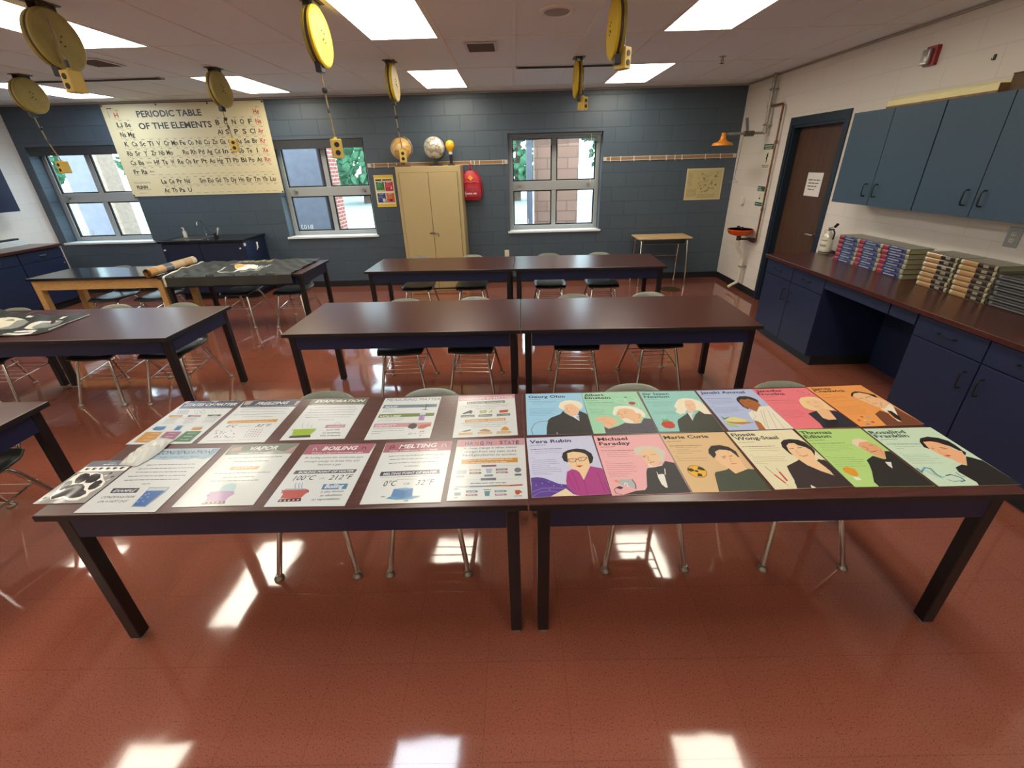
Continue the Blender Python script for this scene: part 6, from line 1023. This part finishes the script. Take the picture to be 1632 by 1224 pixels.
base_cab('blue base cabinet at the left edge of the photo behind the tables', -7.0, 3.50, 4.695, 1, [True, True], 0.90, handle='knob')
tag(MB((-7.3, 5.0, 0)).box(LX+0.002, -6.97, 3.48, 6.50, 0.90, 0.94).build('worktop', MAHOG, bevel=0.003, loc=(-7.3, 5.0, 0)), 'dark worktop running along the left wall', 'worktop', 'worktops')
t = thing('wall_vent_unit', 'white ridged ventilation box with a black slot on the left worktop', 'vent unit', (LX, 5.6, 0.94))
MB().box(0.002, 0.16, -1.0, 0.86, 0, 0.028).box(0.002, 0.15, -1.0, 0.86, 0.032, 0.050).box(0.002, 0.14, -1.0, 0.86, 0.054, 0.070).box(0.002, 0.12, -1.0, 0.86, 0.0, 0.074).build('casing', mat('vent_casing', 'd4d8d8', 0.5), t, bevel=0.002)
MB().box(0.02, 0.10, -0.96, 0.82, 0.074, 0.10).build('black_slot', BLACKM, t)
def wall_cab(lab, x, y0, y1, side, doors, z0, z1, depth=0.325, col=CAB_UP):
    t = thing('wall_cabinet', lab, 'cabinet', (x, y0, z0), 0, 'blue wall cabinets'); s = -side; L_ = y1-y0; H_ = z1-z0
    def B(a, b, c, d, e, f): return MB().box(min(s*a, s*b), max(s*a, s*b), c, d, e, f)
    B(0.02, depth, 0, L_, 0, H_).build('body', col, t)
    w = L_/doors
    for k in range(doors):
        a, b = k*w+0.003, (k+1)*w-0.003
        d = B(0, 0.0185, a, b, 0.002, H_-0.002).build('door', col, t, bevel=0.0015)
        yk = b-0.055 if k % 2 == 0 else a+0.055
        MB().tube([(0, yk, 0.08), (-s*0.026, yk, 0.08), (-s*0.032, yk, 0.095), (-s*0.032, yk, 0.165), (-s*0.026, yk, 0.18), (0, yk, 0.18)], 0.005, 8).build('handle', BLACKM, d, smooth=True)
    return t
wall_cab('dark blue wall cabinet high on the left wall at the photo edge', -7.275, 5.20, 6.43, 1, 2, 1.425, 2.20, 0.322, CAB_BLUE)

# ================================================================== RIGHT WALL
# door
struct_door = struct(MB().box(RX+0.085, RX+0.125, DY0+0.03, DY1-0.03, 0.008, DZ1-0.03).build('door_1', DOORW))
f = MB().box(RX-0.014, RX, DY0-0.06, DY0, 0, DZ1+0.09).box(RX-0.014, RX, DY1, DY1+0.06, 0, DZ1+0.09).box(RX-0.014, RX, DY0, DY1, DZ1, DZ1+0.09)
f.box(RX, RX+0.15, DY0, DY0+0.028, 0, DZ1).box(RX, RX+0.15, DY1-0.028, DY1, 0, DZ1).box(RX, RX+0.15, DY0+0.028, DY1-0.028, DZ1-0.028, DZ1)
f.build('door_frame', DOORF, struct_door)
MB().tube([(RX+0.085, 4.99, 1.02), (RX+0.03, 4.99, 1.02), (RX+0.022, 5.01, 1.02), (RX+0.022, 5.10, 1.02)], 0.009, 10).lathe([(0.028, 0.085), (0.028, 0.078), (0, 0.076)], (RX, 4.99, 1.02), 18, 'x').build('door_handle', STEEL, struct_door, smooth=True)
mb = MB().box(-0.135, 0.135, -0.13, 0.13, -0.0006, 0, 'e4e0da'); rnd = random.Random(6)
for k, (a, b) in enumerate(((-0.10, 0.10), (-0.09, 0.085), (-0.095, 0.06), (-0.08, 0.03))): words(mb, a, 0.05-0.035*k, b, 0.05-0.035*k, 0.014, 0.0003, '4a4440', rnd)
tag(mb.build('paper_notice', PRINTM, loc=(RX+0.084, 5.262, 1.565), rot=RIGHTROT, normals=False), 'white paper notice with four printed lines taped to the brown door', 'notice')
struct(MB().box(RX+0.15, RX+0.16, DY0-0.1, DY1+0.1, 0, DZ1+0.1).build('wall_corridor', DARKGAP))

# emergency signs
def sign(y, z, w, h, lab, kind):
    mb = MB().box(-w/2, w/2, -h/2, h/2, -0.0015, 0, 'e0dcc8'); rnd = random.Random(2); G = '2c5a44'
    mb.flat([(-w/2, h/2), (w/2, h/2), (w/2, h/2-0.065), (-w/2, h/2-0.065)], 0.0003, G)
    if kind == 0:
        put_text(mb, 'EMERGENCY', 'e4e4d8', (-w*0.42, h/2-0.030), (w*0.42, h/2-0.030), 0.016, 0.0005); put_text(mb, 'SHOWER', 'e4e4d8', (-w*0.34, h/2-0.056), (w*0.34, h/2-0.056), 0.016, 0.0005)
        mb.flat([(0.012+0.014*math.cos(a*PI/6), h/2-0.12+0.014*math.sin(a*PI/6)) for a in range(12)], 0.0004, '2c2c2a')
        mb.flat([(-0.03, -0.03), (-0.01, 0.005), (-0.015, 0.03), (0.015, 0.03), (0.035, 0.0), (0.015, -0.005), (0.02, -0.04), (0.005, -0.075), (-0.012, -0.072), (0.0, -0.04), (-0.02, -0.02), (-0.045, -0.055)], 0.0004, '2c2c2a')
        words(mb, -w*0.36, -h/2+0.045, w*0.36, -h/2+0.045, 0.012, 0.0004, '4a5a4e', rnd); words(mb, -w*0.30, -h/2+0.025, w*0.30, -h/2+0.025, 0.012, 0.0004, '4a5a4e', rnd)
    else:
        put_text(mb, 'EYE', 'e4e4d8', (-w*0.40, h/2-0.030), (-w*0.05, h/2-0.030), 0.016, 0.0005); put_text(mb, 'WASH', 'e4e4d8', (-w*0.40, h/2-0.056), (w*0.08, h/2-0.056), 0.016, 0.0005)
        mb.flat([(-w/2, -h/2+0.05), (w/2, -h/2+0.05), (w/2, -h/2), (-w/2, -h/2)], 0.0003, G); words(mb, -w*0.4, -h/2+0.025, w*0.4, -h/2+0.025, 0.014, 0.0005, 'a8c4b0', rnd)
        mb.flat([(0.018*math.cos(a*PI/6), -0.03+0.013*math.sin(a*PI/6)) for a in range(12)], 0.0004, '2c2c2a'); strip(mb, [(-0.004, 0.03), (-0.004, -0.02)], 0.004, 0.0004, '6a6a64'); strip(mb, [(0.006, 0.03), (0.006, -0.02)], 0.004, 0.0004, '6a6a64')
    tag(mb.build('safety_sign', PRINTM, loc=(RX-0.003, y, z), rot=RIGHTROT, normals=False), lab, 'sign', 'green safety signs')
sign(6.21, 1.88, 0.23, 0.31, 'upper green and white safety sign with a running figure beside the pipe', 0)
sign(6.19, 1.375, 0.18, 0.26, 'lower green and white safety sign above the orange eyewash bowl', 1)
# shower
t = thing('emergency_shower', 'orange emergency shower head on a grey wall pipe', 'shower', (RX, 6.28, 0))
px0 = -0.06
MB().tube([(px0, 0, CZ), (px0, 0, 2.175)], 0.022, 14).lathe([(0.032, -0.03), (0.032, 0.03)], (px0, 0, 2.50), 14).lathe([(0.030, -0.03), (0.030, 0.03)], (px0, 0, 2.20), 14).build('riser_pipe', GALV, t, smooth=True)
MB().tube([(px0, 0, 2.175), (-0.56, 0, 2.175)], 0.017, 14).build('arm_pipe', GALV, t, smooth=True)
MB().tube([(-0.585, 0, 2.17), (-0.60, 0, 2.16)], 0.02, 10).lathe([(0.028, 0.02), (0.030, 0.0), (0.036, -0.05), (0.06, -0.085), (0.120, -0.105), (0.135, -0.135), (0.125, -0.135), (0.0, -0.12)], (-0.605, 0, 2.17), 30).build('shower_head', ORANGE2, t, smooth=True)
MB().lathe([(0.035, -0.06), (0.035, 0.06)], (-0.27, 0, 2.172), 12, 'x').build('valve', noisy('old_valve', '6e6458', '84786a', 30, 0.4, metal=0.7), t, smooth=True)
MB().bar((-0.29, 0, 2.18), (-0.34, -0.02, 2.36), 0.035, 0.012).build('valve_lever', STEEL, t)
MB().tube([(-0.34, -0.01, 2.16), (-0.33, 0.06, 1.66), (-0.335, 0.06, 1.60), (-0.40, 0.06, 1.56), (-0.27, 0.06, 1.555), (-0.325, 0.06, 1.60)], 0.0035, 6).build('pull_rod', STEEL, t)
for z in (2.68, 2.27): MB().box(px0-0.03, 0.0, -0.035, 0.035, z-0.008, z+0.008).build('pipe_clamp', STEEL, t)
# eyewash
t = thing('eyewash_station', 'orange eyewash bowl on the cream wall with a white drain pipe', 'eyewash', (RX, 6.20, 0))
MB().tube([(-0.05, 0.06, 2.49), (-0.045, -0.18, 2.49), (-0.042, -0.20, 2.47), (-0.04, -0.20, 0.80), (-0.05, -0.18, 0.78), (-0.07, -0.0, 0.78)], 0.012, 12).lathe([(0.02, -0.02), (0.02, 0.02)], (-0.04, -0.20, 2.05), 12).lathe([(0.018, -0.02), (0.018, 0.02)], (-0.04, -0.20, 1.22), 12).build('supply_pipe', COPPER, t, smooth=True)
MB().lathe([(0.165, 0.93), (0.172, 0.925), (0.15, 0.87), (0.10, 0.845), (0.0, 0.84)], (-0.185, 0, 0), 36).lathe([(0.0, 0.865), (0.10, 0.87), (0.150, 0.90), (0.160, 0.93), (0.165, 0.93)], (-0.185, 0, 0), 36).build('bowl', ORANGE, t, smooth=True)
for y in (-0.05, 0.05): MB().lathe([(0.010, 0.87), (0.010, 0.94), (0.022, 0.945), (0.020, 0.965), (0.0, 0.97)], (-0.19, y, 0), 14).build('spray_head', BLACKM, t, smooth=True)
MB().box(-0.17, -0.004, -0.015, 0.015, 0.775, 0.80).lathe([(0.035, -0.03), (0.035, 0.03)], (-0.05, -0.14, 0.79), 12, 'y').lathe([(0.03, 0.77), (0.03, 0.845)], (-0.185, 0, 0), 14).build('bracket', noisy('dark_bracket', '3a342e', '504840', 30, 0.5, metal=0.5), t)
MB().tube([(-0.185, 0, 0.77), (-0.18, 0, 0.66), (-0.14, 0, 0.60), (-0.09, 0, 0.56), (-0.075, 0.0, 0.48), (-0.07, 0, 0.20), (-0.085, 0, 0.14), (-0.17, 0.02, 0.08), (-0.20, 0.02, 0.06)], 0.022, 14).lathe([(0.028, 0.70), (0.028, 0.74)], (-0.183, 0, 0), 16).lathe([(0.028, 0.44), (0.028, 0.49)], (-0.073, 0, 0), 16).build('drain_pipe', mat('cream_pvc', 'd4ccb8', 0.4), t, smooth=True)
MB().box(-0.10, 0, -0.03, 0.03, 0.375, 0.39).build('pipe_clamp', STEEL, t)
t = thing('soap_dispenser', 'small white wall dispenser above the eyewash bowl', 'dispenser', (RX, 6.60, 1.29))
MB().box(-0.045, 0, -0.03, 0.03, -0.05, 0.05).build('casing', WHITEPL, t, bevel=0.012)
MB().box(-0.05, -0.02, -0.02, 0.02, -0.065, -0.05).build('nozzle', WHITEPL, t, bevel=0.003)
# strobe and sensor
t = thing('fire_alarm_strobe', 'dark red fire alarm strobe with a clear lens on the cream wall', 'alarm', (RX, 4.06, 2.60))
MB().box(-0.035, 0, -0.055, 0.045, -0.07, 0.07).build('housing', REDM, t, bevel=0.004)
MB().box(-0.06, -0.035, -0.02, 0.05, -0.06, 0.05).build('strobe_lens', mat('strobe_lens', 'd8d4d8', 0.08, trans=0.6), t, bevel=0.008)
MB().box(-0.045, -0.035, -0.01, 0.035, -0.035, 0.0).build('reflector', CHROME, t, bevel=0.004)
t = thing('wall_hook', 'tiny dark hook high on the cream wall right of the red strobe', 'hook', (RX, 3.54, 2.49))
MB().box(-0.006, 0, -0.008, 0.008, -0.018, 0.018).build('plate', BLACKM, t)
MB().tube([(-0.006, 0, -0.012), (-0.02, 0, -0.016), (-0.022, 0, -0.004)], 0.003, 6).build('prong', BLACKM, t)
# floor drain
t = thing('floor_drain', 'round brass floor drain near the student desk', 'drain', (2.44, 6.37, 0.0))
MB().lathe([(0.15, 0.001), (0.15, 0.003), (0.13, 0.004)], n=30).build('rim', mat('drain_brass', '5a4a36', 0.4, 0.6), t)
MB().lathe([(0.13, 0.0032), (0, 0.0034)], n=30).build('plate', mat('drain_plate', '4c3e30', 0.45, 0.5), t)

# upper cabinets
UX = 3.131
wall_cab('blue wall cabinet nearest the brown door, two doors', UX, 3.432, 4.325, -1, 2, 1.458, 2.225)
wall_cab('blue wall cabinet in the middle above the tan and brown books', UX, 2.535, 3.428, -1, 2, 1.458, 2.225)
wall_cab('blue wall cabinet at the right edge of the photo', UX, 1.640, 2.531, -1, 2, 1.458, 2.225)
CREAM = noisy('cream_moulding', 'd8cc96', 'e0d4a2', 6, 0.5)
t = thing('cream_moulding_strip', 'long cream strip lying along the front of the blue wall cabinets', 'strip', (3.215, 3.60, 2.226), 0, 'cream strips on the wall cabinets')
MB().box(-0.05, 0.05, -0.46, 0.42, 0, 0.055).build('strip_body', CREAM, t, bevel=0.002)
MB().box(-0.052, -0.050, -0.46, 0.42, 0.0, 0.014).box(-0.05, 0.05, -0.463, -0.46, 0, 0.055).build('raw_edge', noisy('raw_wood', '7a5a34', '8e6a40', 20, 0.7), t)
t = thing('cream_moulding_strip', 'second cream strip lying behind the front one on the blue wall cabinets', 'strip', (3.34, 3.70, 2.226), 0, 'cream strips on the wall cabinets')
MB().box(-0.04, 0.05, -0.52, 0.46, 0, 0.085).build('strip_body', CREAM, t, bevel=0.002)
MB().box(-0.04, 0.05, -0.523, -0.52, 0, 0.085).build('raw_edge', noisy('raw_wood', '7a5a34', '8e6a40', 20, 0.7), t)
t = thing('brown_box', 'flat dark brown box on the blue wall cabinets at the right edge', 'box', (3.33, 2.86, 2.226))
MB().box(-0.11, 0.11, -0.30, 0.27, 0, 0.10).build('carton', noisy('brown_board', '4e3a24', '5e4830', 12, 0.7), t, bevel=0.003)
MB().box(-0.113, 0.113, -0.30, 0.27, 0.10, 0.106).build('lid', noisy('brown_board', '4e3a24', '5e4830', 12, 0.7), t)

# base cabinets + knee space + worktop
BX = 2.785
base_cab('blue base cabinet nearest the brown door, two drawers over two doors', BX, 3.648, 4.570, -1, [True, True], 0.868, depth=0.67)
base_cab('blue base cabinet beyond the knee space, two drawers over two doors', BX, 1.765, 2.713, -1, [True, True], 0.868, depth=0.67)
base_cab('blue base cabinet at the right edge behind the front row table', BX, 0.55, 1.760, -1, [True, True], 0.868, depth=0.67)
t = thing('knee_space_panel', 'blue apron panel over the dark knee space between the right base cabinets', 'panel', (BX, 2.717, 0))
MB().box(0, 0.02, 0.004, 0.222, 0.775, 0.862).build('apron', CAB_BLUE, t, bevel=0.0015)
MB().box(0, 0.02, 0.234, 0.927, 0.775, 0.862).build('apron', CAB_BLUE, t, bevel=0.0015)
MB().box(0.64, 0.66, 0.0, 0.927, 0.0, 0.862).build('back_panel', CAB_BLUE, t)
tag(MB((3.1, 2.5, 0)).box(2.752, RX-0.002, 0.50, 4.585, 0.870, 0.905).box(RX-0.02, RX-0.002, 0.50, 4.585, 0.905, 0.93).build('worktop', MAHOG, bevel=0.003, loc=(3.1, 2.5, 0)), 'dark mahogany worktop along the right wall carrying the textbooks', 'worktop', 'worktops')

# fire extinguisher
t = thing('fire_extinguisher', 'white labelled fire extinguisher standing on the worktop end by the door', 'fire extinguisher', (3.35, 4.525, 0.906))
MB().lathe([(0.050, 0), (0.056, 0.006), (0.056, 0.17), (0.048, 0.20), (0.020, 0.222), (0.016, 0.235), (0, 0.235)], n=28).build('cylinder', mat('ext_silver', 'c4beb0', 0.3, 0.3), t, smooth=True)
MB().lathe([(0.0575, 0.012), (0.0575, 0.022)], n=28).build('base_ring', BLACKM, t)
mb = MB(); n = 14
for k in range(n):
    a0 = PI*0.72+k*PI*0.75/n; a1 = PI*0.72+(k+1)*PI*0.75/n
    mb.add([(0.0568*math.cos(a0), 0.0568*math.sin(a0), 0.04), (0.0568*math.cos(a1), 0.0568*math.sin(a1), 0.04), (0.0568*math.cos(a1), 0.0568*math.sin(a1), 0.165), (0.0568*math.cos(a0), 0.0568*math.sin(a0), 0.165)], [(0, 1, 2, 3)], 'd8d2c0')
    for z0, z1 in ((0.135, 0.148), (0.075, 0.10)):
        if 2 < k < 11: mb.add([(0.0572*math.cos(a0), 0.0572*math.sin(a0), z0), (0.0572*math.cos(a0+0.11), 0.0572*math.sin(a0+0.11), z0), (0.0572*math.cos(a0+0.11), 0.0572*math.sin(a0+0.11), z1), (0.0572*math.cos(a0), 0.0572*math.sin(a0), z1)], [(0, 1, 2, 3)], '6a6a5c')
mb.build('label', PRINTM, t, normals=False)
MB().box(-0.012, 0.012, -0.012, 0.012, 0.235, 0.262).bar((0, 0.03, 0.262), (0, -0.065, 0.285), 0.016, 0.006).bar((0, 0.02, 0.250), (0, -0.06, 0.252), 0.014, 0.005).build('valve', CHROME, t)
MB().tube([(0, -0.01, 0.25), (0.0, -0.045, 0.26), (0.0, -0.075, 0.22), (0.0, -0.070, 0.16)], 0.008, 8).tube([(0, -0.055, 0.285), (0, -0.085, 0.315)], 0.014, 10).build('hose', RUBBER, t, smooth=True)
MB().tube([(0.0, 0.025, 0.245), (-0.03, 0.03, 0.245), (-0.035, 0.028, 0.225), (-0.015, 0.026, 0.22)], 0.003, 6).build('pin_ring', STEEL, t)

# ------------------------------------------------------------------ textbooks
PAGES = noisy('page_block', '8e8868', 'a09a78', 3, 0.8, 0.0, (1, 1, 120))
PAGESD = noisy('page_block_grey', '6e6c58', '84816a', 3, 0.8, 0.0, (1, 1, 120))
def book(name, lab, group, d, w, h, spine, pages, top, dark=None):
    """lying flat, spine facing -x. d = depth x, w = length y, h = thickness. spine = [(y0,y1,z0,z1,col)] fractions"""
    mb = MB(); cv = 0.003
    mb.box(0.004, d, -w/2, w/2, 0, cv, top).box(0.004, d, -w/2, w/2, h-cv, h, top)
    n = 6
    def S_(q, y, ex=0): a = PI*(q-0.5); return (0.010-0.010*math.cos(a)-ex, y, h/2+h/2*math.sin(a))
    base = spine[0][4]
    segs = 28
    for j in range(segs):
        y0 = -w/2+w*j/segs; y1 = -w/2+w*(j+1)/segs
        for k in range(n):
            q0, q1 = k/n, (k+1)/n; yc = 1-(j+0.5)/segs; qc = (q0+q1)/2; c = base
            for (a, b, z0, z1, cc) in spine[1:]:
                if a <= yc < b and z0 <= qc < z1: c = cc
            mb.add([S_(q0, y0), S_(q1, y0), S_(q1, y1), S_(q0, y1)], [(0, 3, 2, 1)], c)
    o = mb.build(name, PRINT if dark is None else attr_mat('dark_cover', 0.3), normals=False, smooth=True)
    MB().box(0.012, d-0.004, -w/2+0.004, w/2-0.004, cv, h-cv).build('pages', pages, o)
    return tag(o, lab, 'book', group)
rk = random.Random(21)
ORD = ['lowest', 'second from bottom', 'third from bottom', 'fourth from bottom', 'fifth from bottom', 'sixth from bottom', 'topmost']
def lab_for(k, n, kind, stack): return '%s, %s %s' % (kind, 'top one' if k == n-1 else ORD[k], stack)
def stack(proto, n, y, h, kind, name_of_stack, group, first, slant=0.0, x=3.232, z=0.906):
    for k in range(n):
        lab = lab_for(k, n, kind, name_of_stack); jx, jy = rk.uniform(-0.004, 0.004), rk.uniform(-0.006, 0.006)
        if k == 0 and first: o = proto
        else: o = dup(proto, (0, 0, 0))
        o.location = (x+jx, y+jy, z+k*h+0.0002*k); o.rotation_euler = (0, 0, slant+rk.uniform(-0.02, 0.02)); o['label'] = lab; o['group'] = group
    return
HB = 0.0415
bsp = [(0, 1, 0, 1, '2f3486'), (0.0, 0.22, 0, 1, 'c42c4a'), (0.0, 0.20, 0.66, 1, 'd86878'), (0.28, 0.70, 0.36, 0.56, 'c4cee6'), (0.32, 0.52, 0.66, 0.82, '7c90c0'), (0.80, 1.0, 0, 1, '4a5a8c'), (0.90, 1, 0, 1, 'c8c0a0')]
b1 = book('textbook', '', 'purple blue textbooks', 0.205, 0.265, HB, bsp, PAGES, '7a7662')
stack(b1, 6, 4.085, HB, 'blue and red spined textbook', 'in the stack nearest the extinguisher', 'blue and red textbooks', True)
stack(b1, 6, 3.825, HB, 'blue and red spined textbook', 'in the middle blue stack', 'blue and red textbooks', False)
stack(b1, 6, 3.548, HB, 'blue and red spined textbook', 'in the blue stack beside the tan books', 'blue and red textbooks', False)
HB2 = 0.0375
bsp2 = [(0, 1, 0, 1, '3c2a24'), (0.0, 0.46, 0, 1, 'd8a872'), (0.0, 0.46, 0.0, 0.17, 'a87848'), (0.0, 0.06, 0.4, 1, 'ecd8b4'), (0.0, 0.46, 0.83, 1, 'e8c898'), (0.60, 0.74, 0.34, 0.68, 'b0a494'), (0.90, 0.97, 0.2, 0.8, 'c4bc94')]
b2 = book('textbook', '', 'tan and brown textbooks', 0.20, 0.26, HB2, bsp2, PAGESD, '7e7860')
stack(b2, 7, 3.145, HB2, 'tan and brown spined textbook', 'in the tan stack beside the blue books', 'tan and brown textbooks', True)
stack(b2, 7, 2.873, HB2, 'tan and brown spined textbook', 'in the tan stack beside the black books', 'tan and brown textbooks', False)
bsp3 = [(0, 1, 0, 1, '1e1e20'), (0.05, 0.9, 0.40, 0.55, '6a6a6c'), (0.0, 0.06, 0, 1, '58585a')]
b3 = book('textbook', '', 'black textbooks', 0.20, 0.26, 0.036, bsp3, PAGESD, '2a2a2a', dark=1)
stack(b3, 6, 2.595, 0.036, 'black spined textbook', 'in the rightmost stack on the worktop', 'black textbooks', True)
